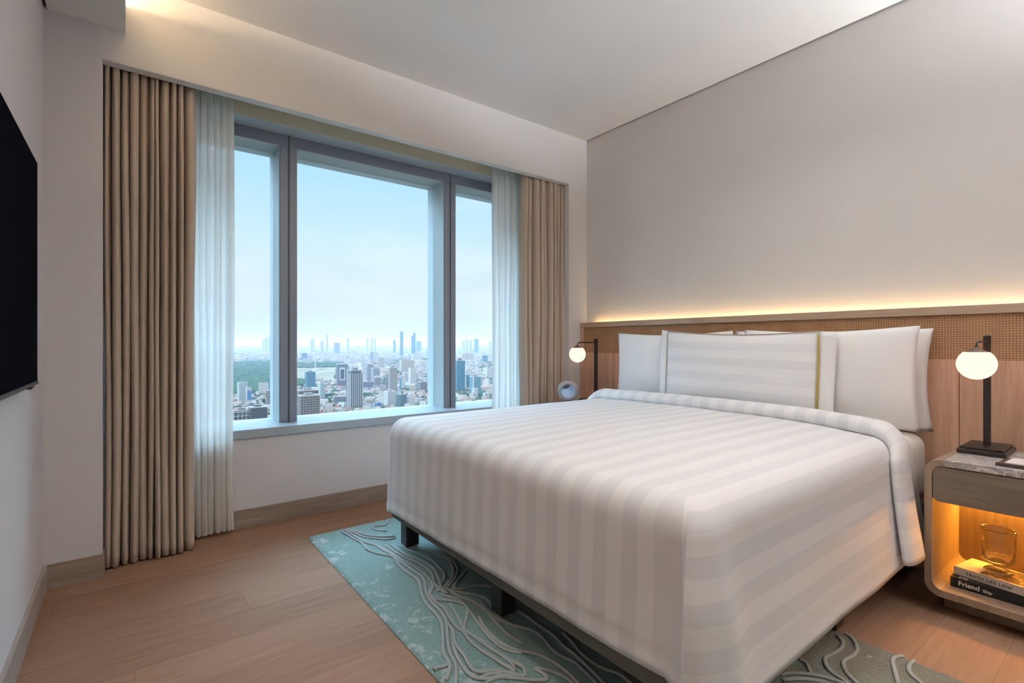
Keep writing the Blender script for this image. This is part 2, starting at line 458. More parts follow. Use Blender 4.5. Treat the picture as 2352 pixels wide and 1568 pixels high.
# ------------------------------------------------------------------ curtains
def curtain(name, mat, x0, x1, y0, ztop, zbot, folds, amp, seed, thick=.0025, hem=.09, head=.10):
    rnd = random.Random(seed)
    bm = bmesh.new(); uvl = bm.loops.layers.uv.new('UVMap')
    per = 18; nx = folds*per; nzv = 46
    ws = [rnd.uniform(.55, 1.45) for _ in range(folds)]; tot = sum(ws)
    am = [rnd.uniform(.75, 1.15) for _ in range(folds)]; ph = [rnd.uniform(-.6, .6) for _ in range(folds+1)]
    edges = [0]
    for q in ws: edges.append(edges[-1]+q/tot)
    grid = []
    for j in range(nzv+1):
        tz = j/nzv; z = zbot+(ztop-zbot)*tz; row = []
        d = ztop-z
        pin = max(0.0, 1-d/head)
        for i in range(nx+1):
            k = min(folds-1, i//per); s = (i-k*per)/per
            e0, e1 = edges[k], edges[k+1]
            sag = .004*nz(k*3.1+seed, z*1.2)
            # below the pinched heading each pleat is a round lobe with a narrow dark valley between lobes
            cs = math.sin(PI*s)
            lobe = cs**.62
            top = (math.sin(3*PI*s)*.5+.5)*cs
            prof = lobe*(1-pin)+(.55*top+.2*cs)*pin
            xx = e0+(e1-e0)*s
            bulge = .018*math.sin(2*PI*s)*(1-pin)*(.6+.4*math.sin(z*1.7+ph[k]*4))
            x = x0+(x1-x0)*xx-bulge*(x1-x0)*6/folds + sag + .010*(nz(k*1.7+seed*.3, z*.8, 2)) * (1-pin)
            y = y0+amp*.5-amp*am[k]*prof*(1+.16*nz(k*2.3, z*1.1+seed)) + .006*nz(x*9, z*2, seed)
            row.append((bm.verts.new((x, y, z+(0 if j else .004*nz(i*.1, seed)))), (i/per*.17, z)))
        grid.append(row)
    for j in range(nzv):
        for i in range(nx):
            q = [grid[j][i], grid[j][i+1], grid[j+1][i+1], grid[j+1][i]]
            f = bm.faces.new([a[0] for a in q])
            for lp, a in zip(f.loops, q): lp[uvl].uv = a[1]
    o = obj(name, bm, mat, smooth=True)
    if thick:
        m = o.modifiers.new('s', 'SOLIDIFY'); m.thickness = thick; m.offset = 0
    return o
o = curtain('curtain', DRAPE, -.098, .262, 3.01, 2.42, .010, 11, .085, 3)
tag(o, 'beige linen curtain bunched beside the sheer at the TV-wall end of the window', 'curtain')
o = curtain('curtain', DRAPE, 2.405, 2.905, 3.01, 2.42, .010, 11, .085, 11)
tag(o, 'beige linen curtain bunched in the corner near the bedside lamp and vase', 'curtain')
o = curtain('sheer_curtain', SHEER, .245, .455, 3.115, 2.42, .028, 8, .045, 5, 0)
tag(o, 'white sheer curtain beside the wide beige curtain at the TV-wall end', 'curtain')
o = curtain('sheer_curtain', SHEER, 2.205, 2.505, 3.115, 2.42, .028, 8, .045, 9, 0)
tag(o, 'white sheer curtain hanging just before the beige curtain by the bedside lamp', 'curtain')

# ------------------------------------------------------------------ television
t = thing('television', 'black wall-mounted television with a thin bezel on the pale wall', 'television', (XL, 1.622, 0))
X = .045
bevel(obj('screen', bx(X-.008, X, -.70, .70, .924, 1.660), BLACK, t), .001, 1, False)
bevel(obj('back_shell', bx(X-.030, X-.008, -.695, .695, .915, 1.655), BEZEL, t), .004)
bevel(obj('bottom_bezel', bx(X-.012, X+.003, -.702, .702, .911, .924), BEZEL, t), .002, 1)
bevel(obj('sensor', bx(X-.02, X-.002, .60, .66, .900, .9115), BEZEL, t), .004)
obj('wall_mount', bx(.001, X-.030, -.2, .2, 1.1, 1.5), BEZEL, t)

# ------------------------------------------------------------------ rug
RX0, RX1, RY0, RY1 = .757, 2.035, -1.0, 2.797
RZ = .014
bm = bmesh.new(); n1, n2 = 130, 300
rows = []
for j in range(n2+1):
    row = []
    for i in range(n1+1):
        x = RX0+(RX1-RX0)*i/n1; y = RY0+(RY1-RY0)*j/n2
        edge = min(i, n1-i, j, n2-j)
        z = RZ+.0035*nz(x*60, y*60)+.0025*nz(x*140, y*140, 3)
        if edge == 0: z = .003; x += .003*nz(y*50, 1); y += .003*nz(x*50, 2)
        row.append(bm.verts.new((x, y, z)))
    rows.append(row)
for j in range(n2):
    for i in range(n1):
        bm.faces.new([rows[j][i], rows[j][i+1], rows[j+1][i+1], rows[j+1][i]])
bm.faces.new([bm.verts.new(p) for p in ((RX0, RY0, .001), (RX0, RY1, .001), (RX1, RY1, .001), (RX1, RY0, .001))])
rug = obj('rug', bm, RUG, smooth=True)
tag(rug, 'teal wool rug with raised flowing pale lines under the bed', 'rug')
A_ = (4.042, 700, 1180); B_ = (4.3556, 1100, 1280); D_ = (3.1277, 1600, 1360)
LINES = [
 (A_, [(345,160),(395,190),(450,225),(520,260),(545,290),(575,320),(640,355),(720,375),(780,385),(825,400),(855,440),(880,480),(930,530),(1000,575),(1055,620),(1075,680),(1085,740),(1110,800),(1160,870),(1220,930),(1265,1000),(1280,1090),(1285,1180),(1285,1260),(1310,1330),(1345,1400),(1340,1460),(1310,1540),(1300,1590)]),
 (A_, [(370,148),(430,185),(510,235),(580,268),(660,290),(720,330),(800,370),(860,420),(930,470),(1010,530),(1085,580),(1115,640),(1120,700),(1145,770),(1180,820),(1250,890),(1300,960),(1320,1030),(1320,1090),(1330,1180),(1350,1290),(1395,1380),(1405,1460),(1400,1590)]),
 (A_, [(395,145),(470,180),(560,215),(650,225),(760,235),(850,220)]), (A_, [(420,142),(500,172),(600,200),(720,210),(840,205)]),
 (A_, [(630,120),(650,140),(700,152),(760,158)]), (A_, [(630,118),(690,108),(745,100),(765,75),(755,62)]),
 (A_, [(690,295),(780,345),(850,390),(920,440),(1020,490),(1110,560),(1165,620),(1190,670),(1170,720),(1165,760),(1220,820),(1290,870),(1340,950),(1400,1040),(1470,1090),(1530,1170),(1620,1250),(1740,1330),(1850,1400),(1920,1440),(1925,1475)]),
 (A_, [(740,290),(840,350),(930,400),(1050,450),(1150,520),(1190,580),(1200,640),(1260,700),(1300,740)]),
 (A_, [(800,285),(880,340),(960,390),(1080,430),(1190,500),(1230,570),(1255,640),(1280,700),(1330,740)]),
 (A_, [(870,290),(960,330),(1060,370),(1180,430),(1240,490),(1290,540),(1295,600),(1260,660),(1235,720)]),
 (A_, [(980,310),(1130,340),(1290,400),(1350,450),(1380,520),(1365,600),(1300,680),(1270,720)]),
 (A_, [(1060,320),(1220,350),(1340,410),(1400,470),(1420,520),(1395,590),(1360,640),(1310,700)]),
 (A_, [(1500,530),(1440,590),(1400,640),(1390,690),(1440,695),(1530,670),(1650,660),(1750,680),(1860,720)]),
 (A_, [(1165,690),(1160,740),(1210,790),(1300,800),(1420,815),(1500,860),(1510,930),(1490,1010),(1480,1080),(1510,1140)]),
 (A_, [(1250,740),(1340,770),(1440,800),(1520,890),(1580,970),(1640,1050),(1700,1130),(1800,1220),(1900,1270),(2020,1290)]),
 (A_, [(1290,690),(1400,720),(1500,735),(1600,750),(1700,800),(1760,890)]),
 (A_, [(1320,690),(1440,770),(1540,800),(1620,850),(1720,940),(1800,1030),(1900,1130),(2020,1200)]),
 (A_, [(1340,830),(1390,900),(1440,990),(1480,1070),(1560,1130),(1660,1200),(1780,1280),(1900,1350),(2020,1420)]),
 (A_, [(1200,1445),(1230,1425),(1290,1415),(1330,1385)]),
 (A_, [(1330,1010),(1380,1090),(1390,1180),(1430,1250),(1480,1310),(1520,1390),(1570,1450),(1660,1470),(1760,1450),(1860,1470),(1960,1500),(2060,1500)]),
 (A_, [(1370,1180),(1400,1290),(1440,1370),(1500,1460),(1580,1520),(1700,1530),(1820,1500),(1950,1510)]),
 (A_, [(1640,820),(1700,900),(1800,980),(1900,1020),(2040,1050)]),
 (B_, [(0,370),(90,420),(160,530),(210,600),(270,640),(380,690),(520,720),(640,800),(720,900),(820,980),(960,1050),(1100,1180),(1190,1270)]),
 (B_, [(0,590),(60,700),(150,800),(260,880),(400,930),(560,960),(700,1020),(850,1120),(960,1220),(1000,1280)]),
 (B_, [(390,530),(500,600),(620,690),(750,780),(850,880),(950,960),(1080,1080),(1200,1200),(1260,1270)]),
 (B_, [(840,750),(940,850),(1020,950),(1130,1040),(1260,1110),(1400,1160),(1520,1254)]),
 (B_, [(0,800),(100,890),(230,980),(330,1060),(350,1130),(310,1160)]),
 (B_, [(0,830),(150,930),(300,1020),(420,1080),(460,1150),(430,1190),(340,1160),(220,1150),(120,1125),(0,1145)]),
 (B_, [(0,1215),(110,1165),(230,1160)]),
 (B_, [(40,1270),(200,1200),(400,1210),(560,1225),(680,1215),(640,1160),(560,1110),(700,1130),(850,1190),(960,1270)]),
 (D_, [(1010,310),(1050,350),(1040,400),(980,440),(925,470),(930,520),(970,570),(1040,620),(1090,660)]),
 (D_, [(1070,295),(1120,330),(1155,400),(1130,450),(1060,490),(1060,540),(1090,590),(1160,660)]),
 (D_, [(1450,660),(1430,580),(1410,510),(1420,470),(1480,455),(1560,470),(1620,500)]),
 (D_, [(1600,488),(1560,490),(1530,520),(1530,570),(1580,620),(1640,670)]),
 (D_, [(735,475),(790,510),(820,580)]), (D_, [(600,590),(700,580),(830,590),(960,620),(1080,660)]), (D_, [(620,630),(760,620),(900,640),(980,670)]),
]
for sel in (0, 1):
    bm = bmesh.new()
    for (s, ox, oy), pts in LINES:
        if (ox == 1600) != bool(sel): continue
        P = [on_z(ox+a/s, oy+b/s, .017) for a, b in pts]
        P = [p for p in P if RX0+.006 < p.x < RX1-.006 and p.y < RY1-.006]
        if len(P) > 2:
            tube(bm, catmull(P, 5), .0066, 8, True, .7)
    o = obj('raised_line_pattern', bm, RUGL, rug, smooth=True)
    o['label'] = 'pale raised wool lines'

# ------------------------------------------------------------------ bed
BY0, BY1 = .64, 2.43
bed = thing('bed', 'king size bed with dark upholstered base and pale fitted sheet', 'bed', (2.0, 1.535, 0))
def bpart(name, b, m, bev=0, seg=2):
    o = obj(name, b, m, bed); o.matrix_parent_inverse = Matrix.Translation((-2.0, -1.535, 0))
    if bev: bevel(o, bev, seg)
    return o
bpart('base', bx(1.056, 2.92, BY0+.030, BY1-.020, .158, .33), UPH, .022, 4)
for lx in (1.135, 2.03, 2.85):
    for ly in (.745, 1.54, 2.345):
        bpart('leg', bx(lx-.035, lx+.035, ly-.035, ly+.035, .0235, .168), LEGM, .004, 1)
bpart('mattress', bx(1.06, 2.92, BY0+.022, BY1-.022, .332, .636), SHEET, .06, 5)

def duvet():
    bm = bmesh.new(); uvl = bm.loops.layers.uv.new('UVMap')
    r = .088
    xi, xh = 1.035+r, 2.66
    yn, yf = BY0+.012+r, BY1-r+.004
    nx, ny = 60, 70
    def ztop(x, y):
        s = (y-yn)/(yf-yn); e = min(1, max(0, (x-xi)/.5))
        return .664+.014*math.sin(PI*min(1, max(0, s)))*e+.010*s+.0022*nz(x*5, y*5)+.004*nz(x*2, y*1.7, 4)
    V = {}
    def add(p, uv): return (bm.verts.new(p), uv)
    top = [[add((xi+(xh-xi)*i/nx, yn+(yf-yn)*j/ny, ztop(xi+(xh-xi)*i/nx, yn+(yf-yn)*j/ny)), (yn+(yf-yn)*j/ny, xi+(xh-xi)*i/nx)) for i in range(nx+1)] for j in range(ny+1)]
    def face(q):
        f = bm.faces.new([a[0] for a in q])
        for lp, a in zip(f.loops, q): lp[uvl].uv = a[1]
    for j in range(ny):
        for i in range(nx):
            face([top[j][i], top[j][i+1], top[j+1][i+1], top[j+1][i]])
    # perimeter: near side head->foot, near corner fan, foot near->far, far corner fan, far side foot->head
    per = []
    for i in range(nx, -1, -1): per.append((top[0][i], (0, -1), 'n', i))
    FAN = 10
    for k in range(1, FAN): a = PI/2*k/FAN; per.append((top[0][0], (-math.sin(a), -math.cos(a)), 'cn', k/FAN))
    for j in range(0, ny+1): per.append((top[j][0], (-1, 0), 'f', j))
    for k in range(1, FAN): a = PI/2*k/FAN; per.append((top[ny][0], (-math.cos(a), math.sin(a)), 'cf', k/FAN))
    for i in range(0, nx+1): per.append((top[ny][i], (0, 1), 's', i))
    prof = [(r*math.sin(PI/2*k/8), r*(1-math.cos(PI/2*k/8)), r*PI/2*k/8) for k in range(1, 9)]
    NS = 22
    prev = [(p[0], p[0][1]) for p in per]
    rings = [[p[0] for p in per]]
    for k in range(1, 8+NS+1):
        ring = []
        for (v0, nrm, side, q) in per:
            p0 = v0[0].co; uy, ux = v0[1]
            wn = 1 if side == 'n' else (1-q if side == 'cn' else 0)
            wf = 1 if side == 's' else (q if side == 'cf' else 0)
            wfoot = 1-wn-wf
            if k <= 8:
                off, dz, arc = prof[k-1]; fall = 0
                z = p0.z-dz
            else:
                fall = (k-8)/NS
                hem = .205*wfoot+.200*wn+.215*wf
                if side == 'f': hem = .213+.024*(1-q/ny)
                if side == 'cn': hem = .206*wn+.230*wfoot
                zt = p0.z-r; z = zt+(hem-zt)*fall; off = r; arc = r*PI/2+(zt-z)
            flare = (.050*wn+.012*wfoot+.030*wf)*fall**1.15
            wave = .0
            if fall > 0:
                if side == 'f': wave = .0012*math.sin(q*.55+1)*fall+.005*nz(q*.05, fall*1.5)*fall
                if side in 'ns': wave = .006*nz(q*.08, fall*2, 7)*fall+.003*math.sin(q*.2)*fall
            # the tailored corner at the near foot: the side panel overlaps the foot panel with a soft pleat
            pleat = 0
            if side == 'n' and q <= 3 or side == 'cn' and q < .62:
                dcn = (q*.026 if side == 'n' else 0)
                g = min(1, max(0, (k-4)/14))
                pleat = .022*g*max(0, 1-dcn/.10)
            elif side == 'cn' or side == 'f' and q <= 6:
                g = min(1, max(0, (k-4)/14)); pleat = -.012*g*(1 if side == 'cn' else max(0, 1-q/6))
            # stitched hem: a shallow groove above the bottom edge
            groove = 0
            hh = z-(.2+.02)
            if k == 8+NS-3: groove = -.0028
            o_ = off+flare+wave+pleat+groove
            x, y = p0.x+nrm[0]*o_, p0.y+nrm[1]*o_
            if side == 'cn' and .35 < q < .62: x -= .020*min(1, max(0, (k-4)/12))
            if side == 'n': uv = (uy-arc, ux)
            elif side == 's': uv = (uy+arc, ux)
            elif side == 'f': uv = (uy, ux-arc)
            elif side == 'cn': uv = (uy-arc if q < .62 else uy-.0005, ux)
            else: uv = (uy+arc*q, ux-arc)
            ring.append(add((x, y, z), uv))
        rings.append(ring)
    # turned-in hem
    ring = []
    for (v0, nrm, side, q), a in zip(per, rings[-1]):
        c = a[0].co; ring.append(add((c.x-nrm[0]*.012, c.y-nrm[1]*.012, c.z+.012), a[1]))
    rings.append(ring)
    for A, B in zip(rings[:-1], rings[1:]):
        for i in range(len(A)-1):
            q = [A[i], A[i+1], B[i+1], B[i]]
            vs = []
            for a in q:
                if a[0] not in [b[0] for b in vs]: vs.append(a)
            if len(vs) > 2: face(vs[::-1])
    for col in [i for i, p in enumerate(per) if p[2] == 'cn' and .55 < p[3] < .75]:
        for k in range(7, len(rings)-1):
            a, b = rings[k][col][0], rings[k+1][col][0]
            e = bm.edges.get((a, b))
            if e: e.smooth = False
    bmesh.ops.recalc_face_normals(bm, faces=bm.faces)
    o = obj('duvet', bm, DUVET, smooth=True)
    return o
dv = duvet()
tag(dv, 'white satin-striped duvet draped over the bed with a tailored corner', 'duvet')

def band():
    """the turned-back end of the duvet: a soft thick lip crossing the bed and hanging down both sides"""
    bm = bmesh.new(); uvl = bm.loops.layers.uv.new('UVMap')
    path = []                                            # (y, z, out direction, x shift)
    yn, yf = BY0+.012+.09, BY1-.086
    r = .105
    zt = .690
    NSIDE = 16
    for k in range(NSIDE+1):                             # near side from the bottom up
        s = k/NSIDE; z = .225+(zt-r-.225)*s
        path.append((yn-r-.004-.052*(1-s)**1.2, z, (-1, 0), -.258+.050*s**1.2))
    for k in range(1, 9):
        a = PI/2*k/9; path.append((yn-r*math.cos(a), zt-r+r*math.sin(a), (-math.cos(a), math.sin(a)), -.208+.088*math.sin(a)))
    for k in range(0, 61):
        s = k/60; y = yn+(yf-yn)*s
        path.append((y, zt+.010*math.sin(PI*s)+.008*s+.0025*nz(y*6, 2), (0, 1), -.12*max(0, 1-s/.25)**2))
    for k in range(1, 9):
        a = PI/2*(1-k/9); path.append((yf+r*math.cos(a), zt+.008-r+r*math.sin(a), (math.cos(a), math.sin(a)), -.06*(1-math.sin(a))))
    for k in range(NSIDE+1):
        s = k/NSIDE; z = zt-r-(zt-r-.24)*s
        path.append((yf+r+.004+.03*s, z, (1, 0), -.06-.10*s))
    # cross-section (x from the lip to the back, lift away from the bed)
    sec = [(2.552, -.022), (2.545, -.008), (2.546, .010), (2.556, .024), (2.572, .033), (2.59, .038), (2.61, .040), (2.63, .038), (2.65, .030), (2.66, .012), (2.657, -.010), (2.63, -.020), (2.60, -.022)]
    arc = 0; rows = []
    for i, (y, z, n, sh) in enumerate(path):
        if i: arc += math.hypot(y-path[i-1][0], z-path[i-1][1])
        wob = .004*nz(arc*4, 3)
        wide = 1.0+.55*max(0, 1-arc/.55)
        row = []
        for (x, h) in sec:
            xx = 2.55+(x-2.55)*wide+sh+wob
            row.append((bm.verts.new((xx, y+n[0]*h*.62, z+n[1]*h)), (arc, x)))
        rows.append(row)
    def face(q):
        f = bm.faces.new([a[0] for a in q])
        for lp, a in zip(f.loops, q): lp[uvl].uv = a[1]
    ns = len(sec)
    for A, B in zip(rows[:-1], rows[1:]):
        for k in range(ns): face([A[k], A[(k+1) % ns], B[(k+1) % ns], B[k]])
    face(rows[0][::-1]); face(rows[-1])
    bmesh.ops.recalc_face_normals(bm, faces=bm.faces)
    o = obj('turned_back_fold', bm, DUVET, dv, smooth=True)
    return o
band()

def pillow_bm(W, H, T, dip_v=.06, dip_h=.03, seed=1, n=44, m=26, pinch=2.6, uv=False):
    """local frame: Y across, Z up, X depth"""
    bm = bmesh.new(); uvl = bm.loops.layers.uv.new('UVMap')
    sides = []
    for sgn in (-1, 1):
        g = []
        for j in range(m+1):
            v = -1+2*j/m; row = []
            for i in range(n+1):
                u = -1+2*i/n
                y = u*W/2*(1-dip_h*(1-v*v)); z = v*H/2*(1-dip_v*(1-u*u)**1.3)
                b = max(0, (1-abs(u)**pinch)*(1-abs(v)**pinch))
                t = T/2*b**.55
                t *= 1+.06*nz(u*2.2+seed, v*2.0, sgn)
                w = .0035*nz(u*7+seed, v*5, 2+sgn)*b
                if sgn == 1 and (i in (0, n) or j in (0, m)): row.append(sides[0][j][i]); continue
                row.append((bm.verts.new((sgn*(t+w), y, z)), (z, y)))
            g.append(row)
        sides.append(g)
        for j in range(m):
            for i in range(n):
                q = [g[j][i], g[j][i+1], g[j+1][i+1], g[j+1][i]]
                if sgn == -1: q = q[::-1]
                f = bm.faces.new([a[0] for a in q])
                for lp, a in zip(f.loops, q): lp[uvl].uv = a[1]
    bmesh.ops.recalc_face_normals(bm, faces=bm.faces)
    return bm
def pillow(label, x, yc, zc, W, H, T, lean=0.0, roll=0.0, seed=1, **kw):
    o = obj('pillow', pillow_bm(W, H, T, seed=seed, **kw), COTTON, smooth=True)
    o.location = (x, yc, zc); o.rotation_euler = (roll, lean, 0)
    return tag(o, label, 'pillow')
pillow('plain white pillow on the window side of the bed against the headboard', 2.822, 1.985, .888, .875, .47, .14, .02, 0, 3, dip_v=.085)
pillow('plain white pillow tucked behind the other one beside the nightstand with books', 2.884, 1.100, .885, .93, .47, .07, 0, .004, 5, dip_v=.08, dip_h=.05)
pillow('plain white pillow in front of its twin, beside the striped pillow and the nightstand', 2.786, 1.058, .889, .80, .475, .09, .0, -.004, 8, dip_v=.085, dip_h=.045)
# striped pillow with flanges and piping, in front of the others
t = thing('striped_pillow', 'long white striped pillow with gold piping standing in front of the plain pillows', 'pillow', (2.702, 1.478, .900))
t.rotation_euler = (.022, .02, 0)
W2, H2 = .89, .435
obj('cushion', pillow_bm(W2, H2, .085, .10, .01, 2, 50, 26), DUVETP, t, smooth=True)
def edge(y, top=True):
    u = max(-1, min(1, y/(W2/2))); return H2/2*(1-.10*(1-u*u)**1.3)*(1 if top else -1)
for sg, wd in ((1, .045), (-1, .066)):
    bm = bmesh.new()
    y0, y1 = sg*W2/2*.985, sg*(W2/2+wd)
    a = [(y0, -H2/2), (y1, -H2/2+.004), (y1, H2/2-.004+(.012 if sg > 0 else .004)), (y0, H2/2)]
    N = 14
    f_, b_ = [], []
    for j in range(N+1):
        s = j/N
        for (lst, dx) in ((f_, -.004), (b_, .004)):
            r_ = []
            for i in range(5):
                q = i/4; z = (a[0][1]+(a[1][1]-a[0][1])*q)*(1-s)+(a[3][1]+(a[2][1]-a[3][1])*q)*s
                r_.append(bm.verts.new((dx*(1-.4*q)+.006*q*math.sin(s*5+sg)+.008*q*s, y0+(y1-y0)*q+.004*q*math.sin(s*4), z)))
            lst.append(r_)
    for j in range(N):
        for i in range(4):
            bm.faces.new([f_[j][i], f_[j][i+1], f_[j+1][i+1], f_[j+1][i]]); bm.faces.new([b_[j][i+1], b_[j][i], b_[j+1][i], b_[j+1][i+1]])
        bm.faces.new([f_[j][4], b_[j][4], b_[j+1][4], f_[j+1][4]]); bm.faces.new([b_[j][0], f_[j][0], f_[j+1][0], b_[j+1][0]])
    bm.faces.new([b_[0][i] for i in range(5)]+[f_[0][i] for i in range(4, -1, -1)]); bm.faces.new([f_[N][i] for i in range(5)]+[b_[N][i] for i in range(4, -1, -1)])
    bmesh.ops.recalc_face_normals(bm, faces=bm.faces)
    obj('flange', bm, COTTON, t, smooth=True)
bm = bmesh.new(); tube(bm, [(-.010, -W2/2*.975-.006*math.sin(PI*s/12), -H2/2+.01+(H2-.02)*s/12) for s in range(13)], .0042, 8); o = obj('piping', bm, GOLD, t, True); o['label'] = 'gold piping'
bm = bmesh.new(); tube(bm, [(-.008, W2/2*.985, -H2/2+.01+(H2-.02)*s/12) for s in range(13)], .0016, 6); obj('piping', bm, BROWNP, t, True)['label'] = 'fine brown piping'
bm = bmesh.new(); tube(bm, [(-.004, W2/2*(1-2*s/30)*.99, edge(W2/2*(1-2*s/30))+.002) for s in range(31)], .0022, 6); obj('piping', bm, BROWNP, t, True)['label'] = 'fine brown piping'

# ------------------------------------------------------------------ headboard
HX = 2.926
hb = thing('headboard', 'long oak headboard with woven cane band and lit ledge behind the bed', 'headboard', (2.96, 1.2, 0))
def hpart(name, b, m, bev=0.0015):
    o = obj(name, b, m, hb); o.matrix_parent_inverse = Matrix.Translation((-2.96, -1.2, 0))
    if bev: bevel(o, bev, 1, False)
    return o
HY0 = -.9
hpart('top_rail', bx(HX, 2.965, HY0, YC-.001, 1.178, 1.217), HEADR)
hpart('ledge', bx(2.965, 3.003, HY0, YC-.001, 1.155, 1.183), HEADR)
hpart('end_stile', bx(HX, 3.003, YC-.036, YC-.001, .0, 1.178), HEADW)
hpart('cane_band', bx(HX+.012, 2.99, HY0, YC-.036, .975, 1.178), CANE, 0)
ys = [YC-.036, 2.47, 1.99, 1.51, 1.03, .556, .075, -.405, HY0]
for a, b in zip(ys[:-1], ys[1:]):
    hpart('wood_panel', bx(HX+.004, 2.99, b+.001, a-.001, .0, .975), HEADW)
o = hpart('led_strip', bx(2.967, 2.975, HY0+.05, YC-.10, 1.184, 1.188), LEDW, 0); o['label'] = 'glowing warm light strip'

# ------------------------------------------------------------------ nightstands, lamps
def rrect(y0, y1, z0, z1, r, n=8):
    pts = []
    for (cy, cz, a0) in ((y1-r, z1-r, 0), (y0+r, z1-r, PI/2), (y0+r, z0+r, PI), (y1-r, z0+r, 1.5*PI)):
        for k in range(n+1):
            a = a0+PI/2*k/n; pts.append((cy+r*math.cos(a), cz+r*math.sin(a)))
    return pts
def ring_x(bm, P, Q, x0, x1):
    """frame between closed outlines P (outside) and Q (inside), swept along X"""
    n = len(P)
    v = [[bm.verts.new((x, a, b)) for a, b in S] for S in (P, Q) for x in (x0, x1)]
    for i in range(n):
        j = (i+1) % n
        bm.faces.new([v[0][i], v[0][j], v[2][j], v[2][i]]); bm.faces.new([v[1][j], v[1][i], v[3][i], v[3][j]])
        bm.faces.new([v[0][j], v[0][i], v[1][i], v[1][j]]); bm.faces.new([v[2][i], v[2][j], v[3][j], v[3][i]])
    bmesh.ops.recalc_face_normals(bm, faces=bm.faces)
def prism_x(bm, P, x0, x1):
    a = [bm.verts.new((x0, y, z)) for y, z in P]; b = [bm.verts.new((x1, y, z)) for y, z in P]
    n = len(P)
    bm.faces.new(a[::-1]); bm.faces.new(b)
    for i in range(n): bm.faces.new([a[i], a[(i+1) % n], b[(i+1) % n], b[i]])
    bmesh.ops.recalc_face_normals(bm, faces=bm.faces)

def nightstand(y0, y1, label):
    x0, x1, z0, z1 = 2.484, HX-.002, .070, .600
    t = thing('nightstand', label, 'nightstand', (x1, (y0+y1)/2, 0))
    inv = Matrix.Translation((-x1, -(y0+y1)/2, 0))
    def p(name, b, m, bev=0, seg=1, smooth=False):
        o = obj(name, b, m, t, smooth); o.matrix_parent_inverse = inv
        if bev: bevel(o, bev, seg, smooth)
        return o
    bm = bmesh.new(); ring_x(bm, rrect(y0, y1, z0, z1, .052), rrect(y0+.024, y1-.024, z0+.028, z1-.0255, .034), x0, x1)
    p('carcass', bm, NSW, .0015)
    p('back_panel', bx(x1-.014, x1-.002, y0+.025, y1-.025, z0+.029, z1-.028), NSW)
    p('marble_top', bx(x0-.001, x1, y0+.062, y1-.062, z1-.024, z1+.002), MARBLE, .0012)
    bm = bmesh.new()
    P = [(y, z) for y, z in rrect(y0+.0265, y1-.0265, .437, z1-.0285, .022)]
    prism_x(bm, P, x0+.001, x0+.022)
    p('drawer_front', bm, NSD, .001)
    p('drawer_box', bx(x0+.022, x1-.03, y0+.034, y1-.034, .442, z1-.034), NSD)
    p('plinth', bx(2.585, x1, y0+.040, y1-.040, 0, z0+.001), NSW)
    o = p('light_strip', bx(x1-.034, x1-.022, y0+.05, y1-.05, .4365, .4415), LEDN); o['label'] = 'glowing amber light strip'
    return t
nightstand(.030, .576, 'rounded oak nightstand with marble top and glowing open niche holding books')
nightstand(2.515, 2.900, 'small rounded oak nightstand between the bed and the curtain corner')

def lamp(y, label, gx=2.62):
    z0 = .602; px = 2.815
    t = thing('bedside_lamp', label, 'lamp', (2.80, y, z0), 0, 'globe bedside lamps')
    def p(name, b, m, bev=0, smooth=False):
        o = obj(name, b, m, t, smooth)
        if bev: bevel(o, bev, 2)
        return o
    p('base', bx(-.108, .112, -.073, .073, .0005, .019), BRONZE, .003)
    p('base_plate', bx(-.098, .102, -.064, .064, .0185, .029), BRONZE, .002)
    dx = px-2.80
    bm = bmesh.new(); prism = [(-.011, -.0085), (-.0085, -.011), (.0085, -.011), (.011, -.0085), (.011, .0085), (.0085, .011), (-.0085, .011), (-.011, .0085)]
    a = [bm.verts.new((dx+u, v, .028)) for u, v in prism]; b = [bm.verts.new((dx+u, v, .477)) for u, v in prism]; c = [bm.verts.new((dx+u*.8, v*.8, .481)) for u, v in prism]
    for q in range(8):
        bm.faces.new([a[q], a[(q+1) % 8], b[(q+1) % 8], b[q]]); bm.faces.new([b[q], b[(q+1) % 8], c[(q+1) % 8], c[q]])
    bm.faces.new(c); bm.faces.new(a[::-1])
    p('pole', bm, BRONZE)
    g = gx-2.80; za = .454
    pts = [(dx+.022, 0, za), (dx-.01, 0, za), (g+.022, 0, za)]+[(g+.022-.022*math.sin(PI/2*k/6), 0, za-.022*(1-math.cos(PI/2*k/6))) for k in range(1, 7)]+[(g, 0, za-.040)]
    bm = bmesh.new(); tube(bm, pts, .0042, 10); p('arm', bm, BRONZE, 0, True)
    zc = .367; R = .0605
    bm = bmesh.new()
    lathe(bm, [(.006, zc+R+.006), (.012, zc+R+.001), (.024, zc+R-.006), (.037, zc+R-.017), (.0405, zc+R-.0205), (.038, zc+R-.0215), (0, zc+R-.0215)], 40, (g, 0, 0))
    p('cap', bm, BRONZEC, 0, False)
    bm = bmesh.new(); prof = [(0, zc-R)]+[(R*math.sin(PI*k/32), zc-R*math.cos(PI*k/32)) for k in range(1, 26)]+[(.034, zc+R-.0205), (0, zc+R-.0205)]
    lathe(bm, prof, 48, (g, 0, 0)); bmesh.ops.recalc_face_normals(bm, faces=bm.faces)
    o = p('globe_shade', bm, GLOBE, 0, True); o['label'] = 'lit opal glass globe'
    return t
lamp(.446, 'black bedside lamp with lit globe on the nightstand with books')
lamp(2.632, 'black bedside lamp with lit globe beside the vase near the curtain')

